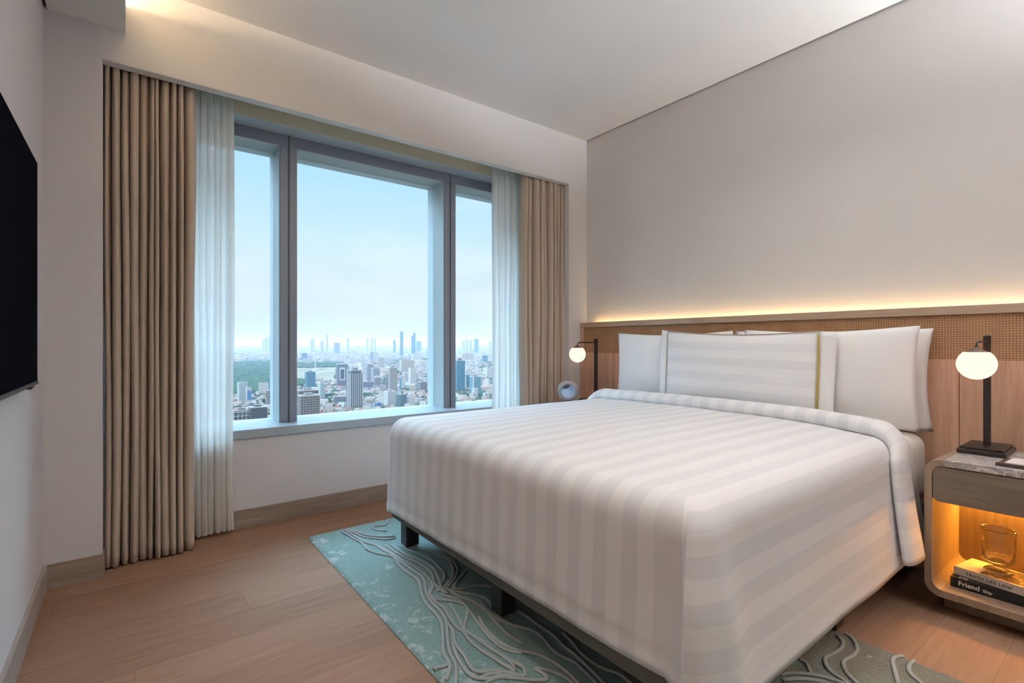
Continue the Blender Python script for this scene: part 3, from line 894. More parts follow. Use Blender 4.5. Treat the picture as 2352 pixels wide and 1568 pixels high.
# vase: a flattened ball with a dished pale-blue opening facing the room
vp = Vector((2.565, 2.675, .0))
t = thing('vase', 'taupe ball vase with a pale blue dished opening beside the globe lamp', 'vase', (vp.x, vp.y, .602))
ang = math.atan2(-vp.y, -vp.x)
bm = bmesh.new()
R, hz = .079, .098
def dish(a0):
    prof = []
    for k in range(25):
        a = PI*k/24
        prof.append((max(0, R*math.sin(a)), -.062*math.cos(a)))
    return prof
full = [(0, -.05), (.03, -.052), (.055, -.044), (.071, -.026), (.079, 0), (.076, .022), (.066, .040), (.056, .047), (.050, .046)]
lathe(bm, full, 48); body = bm
Rm = Matrix.Rotation(ang, 4, 'Z') @ Matrix.Rotation(PI/2, 4, 'Y')
bmesh.ops.transform(bm, matrix=Matrix.Translation((0, 0, hz)) @ Rm, verts=bm.verts)
obj('body', bm, VASE, t, True)
bm = bmesh.new(); lathe(bm, [(.0505, .046), (.047, .036), (.038, .022), (.02, .012), (0, .010)], 48)
for f in bm.faces:
    c = f.calc_center_median()
    f.material_index = 1 if (c.x < -.012 and c.y < .015 and (c.x*.9+c.y*.35) < -.022) else 0  # faces on one side of the dish take the darker tone
bmesh.ops.transform(bm, matrix=Matrix.Translation((0, 0, hz)) @ Rm, verts=bm.verts)
o = obj('dish', bm, [GLAZE, DISH_DARK], t, True); o['label'] = 'pale blue glazed hollow'
bm = bmesh.new(); lathe(bm, [(.012, .168), (.012, .184), (.019, .187), (.019, .184), (.016, .181), (.016, .168)], 32); obj('neck', bm, VASE, t, True)
bm = bmesh.new(); lathe(bm, [(0, 0.0005), (.034, .0005), (.032, .012), (.026, .024), (0, .024)], 32); obj('foot', bm, VASE, t, True)

# ------------------------------------------------------------------ niche: books and goblet
def text_mesh(name, s, size, mat, parent, M4, bold=0.0, spacing=1.0, extrude=.0002):
    cu = bpy.data.curves.new(name, 'FONT'); cu.body = s; cu.size = size; cu.extrude = extrude; cu.offset = bold; cu.space_character = spacing
    tmp = bpy.data.objects.new(name, cu); C.objects.link(tmp)
    dg = bpy.context.evaluated_depsgraph_get(); dg.update()
    me = bpy.data.meshes.new_from_object(tmp.evaluated_get(dg))
    bpy.data.objects.remove(tmp)
    o = bpy.data.objects.new(name, me); C.objects.link(o)
    me.materials.clear(); me.materials.append(mat)
    me.transform(M4); o.parent = parent
    return o
NF = .0985
def book(label, x, y, z, rz, dep, wid, th, cover, edge):
    """origin at the front corner nearest the bed; local X runs into the niche, local -Y along the spine"""
    t = thing('book', label, 'book', (x, y, z), rz)
    bm = bmesh.new()
    box(bm, 0, .0025, -wid, 0, 0, th)
    box(bm, 0, dep, -wid, 0, 0, .0025); box(bm, 0, dep, -wid, 0, th-.0025, th)
    bevel(obj('cover', bm, cover, t), .0006, 1, False)
    obj('page_block', bx(.0026, dep-.003, -wid+.003, -.003, .0026, th-.0026), edge, t)
    return t
SP = Matrix(((0, 0, -1, 0), (-1, 0, 0, 0), (0, 1, 0, 0), (0, 0, 0, 1)))     # text lying on the spine, read along -Y
TOPM = Matrix(((0, 1, 0, 0), (-1, 0, 0, 0), (0, 0, 1, 0), (0, 0, 0, 1)))    # text lying on the front cover
b1 = book('black book with Friend Ship in white on its spine, under the white book', 2.560, .512, NF, 0, .17, .33, .036, BOOKB, PAPER)
text_mesh('spine_lettering', 'Friend', .0245, INKW, b1, Matrix.Translation((-.0004, -.023, .0105)) @ SP, .0006, 1.0)
text_mesh('spine_lettering', 'Ship', .0155, INKW, b1, Matrix.Translation((-.0004, -.094, .0105)) @ SP, .0004, 1.0)
text_mesh('cover_lettering', 'FS', .03, INKW, b1, Matrix.Translation((.006, -.022, .0362)) @ TOPM, .001)
b2 = book('white book with TRUTH LIES LOW on its spine, lying on the black book', 2.600, .510, NF+.0365, math.radians(-10.5), .155, .245, .031, BOOKW, PAPER)
text_mesh('spine_lettering', 'TRUTH LIES LOW', .0152, INKD, b2, Matrix.Translation((-.0004, -.0385, .0095)) @ SP, .0003, 1.16)
obj('cover_photo', bx(.012, .150, -.235, -.075, .0309, .0313), COVER, b2)
text_mesh('cover_lettering', 'TRUTH LIES LOW', .011, INKP, b2, Matrix.Translation((.135, -.062, .0311)) @ Matrix.Rotation(PI/2, 4, 'Z') @ TOPM, 0)

g = thing('goblet', 'cut crystal goblet standing on the white book in the lit niche', 'glass', (2.668, .392, NF+.0365+.0314))
bm = bmesh.new()
def facet(r, z, a):
    if z < .035: return r*(1+.03*math.cos(24*a)) if r > .02 else r
    return r*(1+.022*abs(math.sin(7*a+(1 if int((z-.035)/.027) % 2 else 0)*PI/2))*abs(math.sin(PI*(z-.035)/.027)))
outer = [(0, .0006), (.040, .0006), (.0425, .003), (.038, .008), (.026, .014), (.016, .019), (.0125, .024), (.016, .029), (.032, .033), (.044, .038)]
outer += [(.048+.0035*k/17, .042+.122*k/17) for k in range(18)]
inner = [(.0515-.0035, .1655), (.0475, .16), (.0455, .10), (.043, .055), (.036, .046), (.015, .042), (0, .041)]
lathe(bm, outer, 112, mod=facet); lathe(bm, [(.0515, .164), (.050, .166)]+inner, 112)
bmesh.ops.remove_doubles(bm, verts=bm.verts, dist=.0004)
bmesh.ops.recalc_face_normals(bm, faces=bm.faces)
obj('bowl', bm, CRYSTAL, g, True)

t = thing('stationery_tray', 'dark brown tray on the marble top beside the lamp base', 'tray', (2.52, .378, .6022), math.radians(-4))
bevel(obj('tray_body', bx(0, .145, -.24, 0, 0, .0095), TRAY, t), .002, 1, False)
bevel(obj('raised_rim', bx(.0, .006, -.24, 0, .0095, .0125), TRAY, t), .001, 1, False)
np_ = obj('notepad', bx(.012, .135, -.22, -.022, 0, .005), PAPER); np_.location = (2.52, .378, .6022+.0097); np_.rotation_euler = (0, 0, math.radians(-4))
tag(np_, 'white notepad lying on the dark brown tray', 'notepad')

# ------------------------------------------------------------------ the city far below the window
GZ = -192.0
FWD = Vector((math.sin(PSI), math.cos(PSI), 0)); RGT = Vector((math.cos(PSI), -math.sin(PSI), 0))
CR = random.Random(21)
def wallbox(bm, uvl, x0, x1, y0, y1, z0, z1, mi=0, mr=1, top=True):
    c = [(x0, y0), (x1, y0), (x1, y1), (x0, y1)]; s = 0
    lo = [bm.verts.new((x, y, z0)) for x, y in c]; hi = [bm.verts.new((x, y, z1)) for x, y in c]
    for k in range(4):
        j = (k+1) % 4; L = math.dist(c[k], c[j])
        f = bm.faces.new([lo[k], lo[j], hi[j], hi[k]]); f.material_index = mi
        for lp, uv in zip(f.loops, ((s, 0), (s+L, 0), (s+L, z1-z0), (s, z1-z0))): lp[uvl].uv = uv
        s += L
    f = bm.faces.new(hi); f.material_index = mr
    bm.faces.new(lo[::-1]).material_index = mr

FAC = dict(
 lattice=facade('facade_green_lattice', (0.446, 0.49, 0.475), (0.0648, 0.144, 0.144), 3.4, 3.8, .16, .22),
 white=facade('facade_white_windows', (0.504, 0.49, 0.475), (0.0864, 0.101, 0.115), 3.6, 3.3, .27, .30, .72),
 whiteb=facade('facade_white_bands', (0.533, 0.526, 0.518), (0.122, 0.144, 0.166), 9, 3.6, .0, .35, .8),
 grid=facade('facade_white_grid', (0.49, 0.475, 0.454), (0.018, 0.0324, 0.0396), 6.2, 4.2, .15, .07, .95),
 brown=facade('facade_brown_grid', (0.245, 0.18, 0.133), (0.0252, 0.0252, 0.0252), 6.4, 5.2, .09, .22, .86),
 browntop=facade('facade_brown_dark', (0.137, 0.108, 0.0864), (0.036, 0.036, 0.036), 3.2, 5, .18, .1, .92),
 blue=facade('facade_blue_glass', (0.072, 0.158, 0.216), (0.0216, 0.108, 0.166), 4.5, 4, .05, .06),
 navy=facade('facade_navy_bands', (0.238, 0.259, 0.302), (0.018, 0.0288, 0.054), 40, 3.9, .0, .28, .86),
 grey=facade('facade_grey_bands', (0.346, 0.331, 0.346), (0.0936, 0.122, 0.166), 30, 3.6, .0, .38, .86),
 resid=facade('facade_residential', (0.331, 0.31, 0.288), (0.0504, 0.054, 0.0576), 3.6, 3.2, .2, .22, .8),
 beige=facade('facade_beige', (0.374, 0.331, 0.274), (0.194, 0.173, 0.151), 2.8, 3.4, .28, .28, .76),
 black=facade('facade_black_bands', (0.072, 0.072, 0.072), (0.00864, 0.0144, 0.0144), 60, 4.2, .0, .30, .9),
 frame=facade('facade_open_frame', (0.446, 0.446, 0.432), (0.036, 0.0396, 0.0396), 7.5, 8.0, .08, .09),
 green=facade('facade_green_glass', (0.144, 0.187, 0.194), (0.0144, 0.054, 0.0612), 2.4, 3.6, .10, .16),
 teal=facade('facade_teal_glass', (0.158, 0.259, 0.302), (0.036, 0.144, 0.194), 5, 3.8, .08, .12),
 greyv=facade('facade_grey_fins', (0.259, 0.245, 0.238), (0.0648, 0.0612, 0.0612), 4.4, 60, .26, .02),
)
ROOFG = plain('roof_grey', (0.144, 0.137, 0.13), .9); ROOFD = plain('roof_dark', (0.0576, 0.054, 0.054), .9); ROOFW = plain('roof_white', (0.259, 0.256, 0.252), .8)
ROOFM = plain('roof_mint', (0.158, 0.259, 0.223), .8); ROOFR = plain('roof_red_tile', (0.238, 0.0504, 0.0324), .9); ROOFO = plain('roof_orange_tile', (0.259, 0.0972, 0.054), .9)
PINK = plain('roof_pink', (0.54, 0.158, 0.202), .8); WHITEW = plain('white_render', (0.518, 0.504, 0.49), .8); SIGNB = plain('blue_sign', (0.0288, 0.158, 0.396), .5)
BLUEW = plain('blue_render', (0.036, 0.115, 0.36), .6); MAROON = plain('maroon_roof', (0.187, 0.036, 0.072), .8); NAVYG = plain('dark_glass_panel', (0.0144, 0.0324, 0.0612), .25)
OCC = []
def site(u, vb):
    r = ray(u, vb); t = (GZ-EYE)/r.z
    return Vector((r.x*t, r.y*t, GZ)), t
def tower(name, label, u0, u1, vt, vb, fac, yaw=20, ratio=.8, roof=ROOFG, plant=True, crown=None, frame=None, podium=False, antenna=0, cat='building', group=None, panel=None):
    p, D = site((u0+u1)/2, vb)
    Wp = (u1-u0)*D/FPX; th = math.radians(abs(yaw)); w = Wp/(math.cos(th)+ratio*math.sin(th)); d = w*ratio
    h = (vb-vt)*D/FPX
    view = Vector((p.x, p.y, 0)).normalized(); ctr = p+view*(d*.5)
    base_ang = math.atan2(view.y, view.x)-PI/2
    t = thing(name, label, cat, ctr, base_ang+math.radians(yaw), group)
    OCC.append((ctr.x, ctr.y, .62*math.hypot(w, d)+8))
    m = FAC[fac]
    def bp(nm, x0, x1, y0, y1, z0, z1, mm=m, mr=roof):
        bm = bmesh.new(); uvl = bm.loops.layers.uv.new('UVMap'); wallbox(bm, uvl, x0, x1, y0, y1, z0, z1)
        return obj(nm, bm, [mm, mr], t)
    body = bp('tower_body', -w/2, w/2, -d/2, d/2, 0, h)
    if podium: bp('podium', -w*.75, w*.75, -d*.8, d*.9, 0, h*.10, FAC['white'])
    if plant:
        ph = min(9, h*.08)
        bp('roof_plant', -w*.22, w*.18, -d*.2, d*.25, h, h+ph, ROOFG if roof is not ROOFG else ROOFW, ROOFG)
        bm = bmesh.new(); uvl = bm.loops.layers.uv.new('UVMap')
        for (a0, a1, b0, b1) in ((-w/2, w/2, -d/2, -d/2+.6), (-w/2, w/2, d/2-.6, d/2), (-w/2, -w/2+.6, -d/2+.6, d/2-.6), (w/2-.6, w/2, -d/2+.6, d/2-.6)):
            wallbox(bm, uvl, a0, a1, b0, b1, h, h+1.6)
        obj('parapet', bm, [WHITEW, WHITEW], t)
    if crown == 'setback':
        bp('crown', -w*.40, w*.40, -d*.40, d*.40, h, h+h*.085, FAC['green'], ROOFD); bp('crown_slab', -w*.45, w*.45, -d*.45, d*.45, h+h*.085, h+h*.10, WHITEW, ROOFG)
        bp('roof_plant', -w*.2, w*.2, -d*.2, d*.2, h+h*.10, h+h*.16, FAC['resid'], ROOFG)
    if crown == 'pyramid':
        bm = bmesh.new(); q = [bm.verts.new(c) for c in ((-w/2, -d/2, h), (w/2, -d/2, h), (w/2, d/2, h), (-w/2, d/2, h))]
        q2 = [bm.verts.new(c) for c in ((-w*.22, -d*.22, h+h*.16), (w*.22, -d*.22, h+h*.16), (w*.22, d*.22, h+h*.16), (-w*.22, d*.22, h+h*.16))]
        for k in range(4): bm.faces.new([q[k], q[(k+1) % 4], q2[(k+1) % 4], q2[k]])
        bm.faces.new(q2); obj('hipped_crown', bm, ROOFG, t)
    if crown == 'pagoda':
        for k, (s, z0, z1) in enumerate(((.62, 0, .16), (.42, .16, .30), (.22, .30, .42))): bp('roof_tier', -w*s/1.2, w*s/1.2, -d*s/1.2, d*s/1.2, h+h*z0*.6, h+h*z1*.6, WHITEW if k else FAC['resid'], ROOFW)
    if frame:
        bm = bmesh.new(); uvl = bm.loops.layers.uv.new('UVMap')
        for (a, b, c_, e_) in ((-.30, -.20, .30, .88), (.20, .30, .30, .88), (-.20, .20, .80, .88), (-.20, .20, .30, .36)):
            wallbox(bm, uvl, w*a, w*b, -d/2-1.2, -d/2+.2, h*c_, h*e_)
        obj('window_surround', bm, [WHITEW, WHITEW], t)
        bp('glass_panel', -w*.20, w*.20, -d/2-.5, -d/2+.2, h*.36, h*.80, NAVYG, NAVYG)
        bp('roof_canopy', -w*.5, w*.5, -d*.5, d*.5, h*1.035, h*1.055, WHITEW, ROOFW)
    if panel:
        a0, a1, z0, z1, pm = panel
        o = bp('wall_panel', w*a0, w*a1, -d/2-.8, -d/2+.2, h*z0, h*z1, pm, pm)
    if antenna:
        bm = bmesh.new(); tube(bm, [(0, 0, h), (0, 0, h+antenna)], .9, 6); obj('antenna', bm, WHITEW, t)
    return t
# ---- the nearer towers, one by one
tower('office_tower', 'green glass tower with a white lattice facade at the edge of the forest', 546, 568, 879, 926, 'lattice', 18, .7)
tower('office_slab', 'pale slab with a tall blue screen, standing against the green lattice tower', 565, 577, 889, 927, 'white', 12, 1.0, panel=(-.35, .4, .25, .8, SIGNB), plant=False)
tower('office_building', 'white banded office building at the forest edge behind the road', 595, 616, 880, 903, 'whiteb', -14, .6)
tower('office_building', 'brown block with a blue sign, half hidden by the first window mullion', 614, 640, 896, 929, 'browntop', 16, .8, panel=(-.3, .3, .15, .5, SIGNB))
tower('office_tower', 'near tower in a white open frame right beside the sheer curtain', 536, 575, 943, 1010, 'frame', 8, .7, ROOFD)
tower('office_tower', 'near black banded tower topped by a mint green roof', 573, 612, 936, 1012, 'black', 10, .9, ROOFM, True)
tower('hotel', 'brown gridded hotel tower rising just above the window sill', 685, 733, 909, 985, 'brown', 14, .7, ROOFG, True, podium=False)
tower('office_tower', 'darker brown tower directly behind the brown gridded hotel', 683, 730, 897, 968, 'browntop', 14, .6, ROOFG, True)
tower('office_tower', 'blue glass tower standing before the bare park field', 701, 724, 854, 893, 'blue', 16, .9, ROOFW, True)
tower('apartment_block', 'white and teal slab behind the brown gridded hotel', 731, 746, 879, 915, 'lattice', 26, 1.1)
tower('office_tower', 'navy banded tower with a big white window surround and roof canopy', 773, 796, 838, 888, 'navy', 12, .8, ROOFW, False, frame=True)
tower('office_tower', 'tall white gridded tower with a dark setback crown, tallest above the sill', 796, 833, 858, 938, 'grid', 24, .8, ROOFG, False, crown='setback')
tower('office_tower', 'grey banded tower with a hipped crown', 838, 860, 842, 879, 'grey', 20, .9, ROOFG, False, crown='pyramid')
tower('office_tower', 'shorter grey banded tower beside the one with the hipped crown', 852, 872, 846, 884, 'grey', 28, .8)
tower('temple_block', 'low grey block with a tiered pagoda-like roof', 858, 875, 868, 888, 'greyv', 14, 1, ROOFG, False, crown='pagoda')
tower('apartment_tower', 'slender grey residential tower with many small windows', 892, 912, 844, 904, 'resid', 14, .9, ROOFG, True)
tower('apartment_tower', 'thin dark tower against the slender residential tower', 886, 893, 861, 899, 'greyv', 10, 1, ROOFD, False)
tower('apartment_block', 'white block with small windows standing in the red-roofed district', 882, 909, 899, 932, 'white', 30, .9)
tower('office_tower', 'dark green glass block near the sill beside the white block', 910, 934, 906, 936, 'green', 36, 1.1, ROOFG, True)
tower('office_slab', 'broad beige slab with a blue glass end', 917, 951, 827, 855, 'beige', 22, .5)
tower('office_tower', 'white tower with dark window columns before the broad beige slab', 938, 956, 846, 883, 'white', 24, .9)
tower('office_slab', 'plain pale slab behind the white tower with dark window columns', 926, 961, 856, 876, 'whiteb', 10, .5)
tower('apartment_tower', 'slim white tower with a blue glass side', 918, 929, 866, 896, 'blue', 34, 1.0, ROOFW, True, panel=(-.5, .5, 0, 1, WHITEW))
tower('office_building', 'brown-grey finned block near the second mullion', 957, 981, 877, 901, 'greyv', 34, .9)
tower('office_tower', 'blue glass tower half hidden by the second mullion', 984, 1003, 844, 888, 'blue', 20, .9, ROOFW, True, panel=(-.32, -.12, .1, .86, WHITEW))
tower('apartment_block', 'white speckled block near the sill beside the second mullion', 934, 953, 910, 934, 'white', 20, .8)
tower('warehouse', 'bright blue block low among red roofs near the sill', 861, 875, 925, 942, 'blue', 40, 1, plant=False, panel=(-.5, .5, 0, 1, BLUEW))
tower('office_tower', 'tallest dark blue glass tower beside the second mullion', 1044, 1068, 828, 899, 'blue', 18, .9, ROOFD, True, crown=None)
tower('office_tower', 'teal glass tower with a pale rooftop, in front of a darker twin', 1078, 1105, 865, 904, 'teal', 24, .9, ROOFM, True, panel=(-.5, -.34, 0, 1, WHITEW))
tower('office_tower', 'darker teal tower behind the one with the pale rooftop', 1070, 1080, 861, 894, 'teal', 10, 1, ROOFD, False)
tower('apartment_block', 'white slab standing in front of the teal glass tower', 1084, 1098, 892, 912, 'white', 30, 1)
tower('hotel', 'pale beige hotel block crowned with pink roofs', 1060, 1088, 812, 829, 'beige', 8, .6, PINK, True)
tower('office_building', 'blue glass block in the trees past the pink-roofed hotel', 1107, 1120, 816, 832, 'blue', 12, .7)
tower('apartment_block', 'white and grey tower pair past the teal glass tower', 1110, 1134, 845, 865, 'white', 34, .9)
tower('apartment_block', 'plain white block behind the tallest dark blue tower', 1068, 1085, 848, 863, 'whiteb', 12, .6)
tower('apartment_block', 'white box standing before trees at the foot of the sheer curtain', 1109, 1124, 903, 918, 'whiteb', 26, .9)
tower('apartment_block', 'white block cut off by the sheer curtain edge', 1131, 1145, 882, 896, 'white', 20, .9)
tower('office_building', 'low white roofed hall with a dark front beside the tall white gridded tower', 768, 797, 910, 926, 'navy', 4, .5, ROOFW, False)
tower('shopping_hall', 'low hall with a maroon roof near the grey banded towers', 833, 858, 877, 892, 'navy', 8, .6, MAROON, False)
tower('shopping_hall', 'pale hall with a long white roof before the broad beige slab', 960, 984, 868, 880, 'whiteb', -12, .7, ROOFW, False)
# ---- further off, in the haze
tower('office_tower', 'white and blue-grey slab before the trees in the middle distance', 851, 868, 808, 833, 'navy', 30, .9, ROOFW, False, panel=(-.5, .5, 0, 1, WHITEW))
tower('office_building', 'beige slab next to the white and blue-grey slab in middle distance', 866, 882, 822, 845, 'beige', 14, .7)
tower('office_building', 'long low white block behind the beige slab in middle distance', 881, 903, 823, 834, 'whiteb', 8, .5)
tower('apartment_block', 'white stepped block in the middle distance past the beige slab', 946, 969, 811, 828, 'white', 12, .6)
tower('apartment_block', 'pale block of flats far off beside the second mullion', 976, 998, 806, 822, 'white', 8, .5)
tower('office_tower', 'blue-grey twin slab standing alone beyond the domed hall', 767, 780, 787, 812, 'navy', 20, .8, ROOFG, False)
tower('office_building', 'blue and white slab beyond the park beside the first mullion', 692, 705, 811, 829, 'blue', 24, .7, ROOFW, False)
tower('office_building', 'wide pale office block behind the park monument', 697, 716, 823, 835, 'whiteb', 6, .6)
tower('office_tower', 'tall hazy blue tower far off, higher of the two needles', 918.5, 926, 761, 818, 'blue', 14, .9, ROOFD, False)
tower('office_tower', 'tapering hazy tower far off, second of the two needles', 949, 954.5, 764, 818, 'blue', 14, .9, ROOFD, False, antenna=30)
tower('office_tower', 'lower shoulder block against the tapering hazy tower', 944.6, 949.2, 771, 817, 'blue', 10, .9, ROOFD, False)
tower('office_tower', 'small hazy blue tower before the higher needle', 903, 909, 781, 811, 'blue', 14, .9, ROOFD, False)
tower('office_building', 'broad hazy slab under the tapering needle', 955.5, 967, 783, 809, 'blue', 6, .5, ROOFD, False)
tower('office_tower', 'hazy blue tower far off in the last window pane', 1089, 1099, 778, 811, 'blue', 14, .9, ROOFD, False)
for k, (a, b, vt) in enumerate(((602, 608, 779), (609, 614, 776), (615, 622, 771), (623, 629, 777), (1060, 1067, 782), (1068, 1075, 780), (1077, 1084, 781), (1122, 1129, 784), (1131, 1138, 782), (735, 743, 782), (748, 753, 768), (796, 802, 776), (841, 846, 777), (851, 856, 776), (712, 722, 779), (858, 863, 777), (982, 988, 776), (990, 996, 778))):
    tower('distant_tower', 'pale apartment tower fading into the haze along the horizon', a, b, vt, 809+(k*3) % 4, 'whiteb', 10+(k*7) % 18, .8, ROOFW, False, group='pale towers along the hazy horizon')
# ---- park monument, domed hall
p, D = site(724, 849); k = D/FPX
t = thing('monument', 'white obelisk monument with a cup base standing in the bare park field', 'monument', p)
bm = bmesh.new(); lathe(bm, [(2.4*k*.62, 0), (1.7*k*.6, 24*k), (1.2*k*.7, 33*k), (1.25*k*.7, 34*k)], 4); obj('shaft', bm, WHITEW, t)
bm = bmesh.new(); lathe(bm, [(1.2*k, 34*k), (2.4*k, 35.2*k), (2.4*k, 36*k), (1.0*k, 37*k), (.9*k, 39*k), (0, 41*k)], 24); obj('crown', bm, WHITEW, t)
bm = bmesh.new(); lathe(bm, [(0, 0), (9*k, 0), (8*k, 1.2*k), (3.4*k, 1.4*k), (5.2*k, 3.4*k), (4.8*k, 3.5*k), (0, 2.2*k)], 4); obj('cup_base', bm, WHITEW, t)
OCC.append((p.x, p.y, 60))
p, D = site(800, 830); k = D/FPX
t = thing('domed_hall', 'pale hall with a white dome beyond the park field', 'hall', p, -PSI)
bm = bmesh.new(); uvl = bm.loops.layers.uv.new('UVMap'); wallbox(bm, uvl, -20*k, 6*k, 0, 16*k, 0, 8*k); obj('main_block', bm, [FAC['white'], ROOFG], t)
bm = bmesh.new(); uvl = bm.loops.layers.uv.new('UVMap'); wallbox(bm, uvl, 6.2*k, 21*k, 2*k, 12*k, 0, 6*k); obj('wing', bm, [FAC['white'], ROOFG], t)
bm = bmesh.new(); lathe(bm, [(5.8*k, 8*k), (5.8*k, 10*k)]+[(5.6*k*math.cos(PI/2*q/8), 10*k+5.2*k*math.sin(PI/2*q/8)) for q in range(9)], 24, (-6*k, 8*k, 0)); obj('dome', bm, ROOFW, t, True)
bm = bmesh.new(); lathe(bm, [(.6*k, 0), (.5*k, 15*k), (0, 18*k)], 8, (23*k, 6*k, 0)); obj('minaret', bm, WHITEW, t)
OCC.append((p.x, p.y, 160))

# ---- ground, park, roads
def ground_mat():
    m = M('city_ground').set(None, .95, 0, .1)
    v = m.coords('Object', (1, 1, 1))
    n = m.noise(v, .004, 5, .6); n2 = m.noise(v, .05, 4, .65)
    f = m.math('ADD', m.math('MULTIPLY', n, .55), m.math('MULTIPLY', n2, .45))
    m.color(m.ramp(f, [(.36, (.02, .045, .024)), (.47, (.035, .06, .03)), (.52, (.15, .135, .12)), (.64, (.21, .195, .18))])); return m.m
bm = bmesh.new()
q = [RGT*a+FWD*b for a, b in ((-43000, 100), (43000, 100), (43000, 40000), (-43000, 40000))]
bm.faces.new([bm.verts.new((c.x, c.y, GZ)) for c in q]); struct('ground_city', bm, ground_mat())
def patch(name, pix, mat, dz):
    bm = bmesh.new(); vs = []
    for u, v in pix:
        c, _ = site(u, v); vs.append(bm.verts.new((c.x, c.y, GZ+dz)))
    f = bm.faces.new(vs); f.normal_update()
    if f.normal.z < 0: f.normal_flip()
    return struct(name, bm, mat)
def field_mat():
    m = M('dry_field').set(None, .95, 0, .1); v = m.coords('Object', (1, 1, 1)); n = m.noise(v, .012, 4, .6, .8)
    m.color(m.ramp(n, [(.4, (.11, .12, .06)), (.52, (.20, .16, .115)), (.62, (.26, .21, .165))])); return m.m
LAWN = plain('park_green', (.04, .085, .045), .95); ROADM = plain('asphalt_pale', (.38, .35, .33), .9)
patch('field_park', ((672, 874), (772, 874), (776, 858), (774, 844), (700, 842), (672, 845)), field_mat(), .6)
patch('lawn_forest', ((520, 905), (640, 893), (700, 884), (774, 874), (790, 846), (780, 836), (690, 834), (620, 829), (520, 834)), LAWN, .3)
patch('road_avenue', ((578, 926), (592, 926), (584, 906), (579, 906)), ROADM, .9)
patch('road_street', ((560.5, 875), (563.5, 875), (562.5, 843), (561.2, 843)), ROADM, .9)
patch('road_viaduct', ((1105, 889), (1105, 893), (1142, 900), (1142, 897)), ROOFO, 9)

# ---- trees: a continuous leafy canopy nobody could count
def leaf_mat():
    m = M('tree_canopy_green').set(None, .95, 0, .1); v = m.coords('Object', (1, 1, 1))
    n = m.noise(v, .06, 4, .7); m.color(m.ramp(n, [(.30, (.006, .024, .012)), (.5, (.024, .066, .028)), (.70, (.065, .12, .042))])); return m.m
LEAF = leaf_mat()
def blob(bm, c, r, h):
    n1 = 7; rings = []
    ph = CR.random()*6
    for (z, s) in ((0, .8), (.45, 1.0), (.8, .72)):
        rings.append([bm.verts.new((c.x+r*s*(1+.22*math.sin(2*a+ph)+.12*CR.uniform(-1, 1))*math.cos(a), c.y+r*s*(1+.2*math.cos(3*a+ph))*math.sin(a), c.z+h*z)) for a in [2*PI*k/n1 for k in range(n1)]])
    tp = bm.verts.new((c.x, c.y, c.z+h))
    for A, B in zip(rings[:-1], rings[1:]):
        for k in range(n1): bm.faces.new([A[k], A[(k+1) % n1], B[(k+1) % n1], B[k]])
    for k in range(n1): bm.faces.new([rings[-1][k], rings[-1][(k+1) % n1], tp])
def free(c, r):
    return all((c.x-x)**2+(c.y-y)**2 > (q+r)**2 for x, y, q in OCC)
CELL = {}
def mark(c, r):
    CELL.setdefault((int(c.x//50), int(c.y//50)), []).append((c.x, c.y, r))
def clear_of(c, r):
    i, j = int(c.x//50), int(c.y//50)
    return all((c.x-x)**2+(c.y-y)**2 > (r+q)**2 for a in (-1, 0, 1) for b in (-1, 0, 1) for x, y, q in CELL.get((i+a, j+b), ()))
def inpoly(u, v, P):
    s = False; j = len(P)-1
    for i in range(len(P)):
        if (P[i][1] > v) != (P[j][1] > v) and u < (P[j][0]-P[i][0])*(v-P[i][1])/(P[j][1]-P[i][1])+P[i][0]: s = not s
        j = i
    return s
FOREST = ((520, 912), (600, 902), (640, 893), (690, 886), (720, 878), (676, 873), (676, 846), (775, 843), (776, 858), (772, 874), (790, 866), (800, 840), (780, 832), (690, 833), (620, 828), (520, 833))
GROVES = ((745, 775, 895, 912), (775, 800, 925, 940), (835, 850, 905, 925), (880, 895, 866, 886), (905, 925, 832, 862), (855, 950, 822, 840), (925, 940, 895, 905), (985, 1000, 890, 905), (940, 1000, 868, 880), (1050, 1085, 898, 915), (1095, 1110, 900, 925), (1100, 1145, 832, 850), (1120, 1140, 868, 885), (600, 625, 905, 915), (690, 700, 890, 905), (935, 955, 925, 945), (790, 838, 930, 944), (960, 1000, 820, 828))
# ---- low houses: the nearest as things of their own, the endless rest as one carpet
def house_mesh(kind):
    bm = bmesh.new(); uvl = bm.loops.layers.uv.new('UVMap')
    L, B, H = {'hip': (13, 9, 6), 'gable': (15, 9, 5.5), 'flat': (13, 11, 10), 'block': (20, 13, 15)}[kind]
    wallbox(bm, uvl, -L/2, L/2, -B/2, B/2, 0, H)
    if kind in ('hip', 'gable'):
        e = .7; i = L/2-B/2 if kind == 'hip' else L/2+e
        q = [bm.verts.new(c) for c in ((-L/2-e, -B/2-e, H), (L/2+e, -B/2-e, H), (L/2+e, B/2+e, H), (-L/2-e, B/2+e, H), (-i, 0, H+3.6), (i, 0, H+3.6))]
        for f in ((0, 1, 5, 4), (2, 3, 4, 5), (1, 2, 5), (3, 0, 4)): bm.faces.new([q[k] for k in f]).material_index = 1
    else:
        wallbox(bm, uvl, -L*.2, L*.1, -B*.2, B*.2, H, H+2.6, 0, 1)
    me = bpy.data.meshes.new('house_'+kind); bm.normal_update(); bm.to_mesh(me); bm.free(); return me
HM = {}
for kind, roofs in (('hip', (ROOFR, ROOFO)), ('gable', (ROOFO, ROOFG)), ('flat', (ROOFW, ROOFG)), ('block', (ROOFG, ROOFW))):
    for q, rm in enumerate(roofs):
        me = house_mesh(kind); me.materials.append(FAC['white'] if kind in ('flat', 'block') else WHITEW); me.materials.append(rm); HM[kind, q] = me
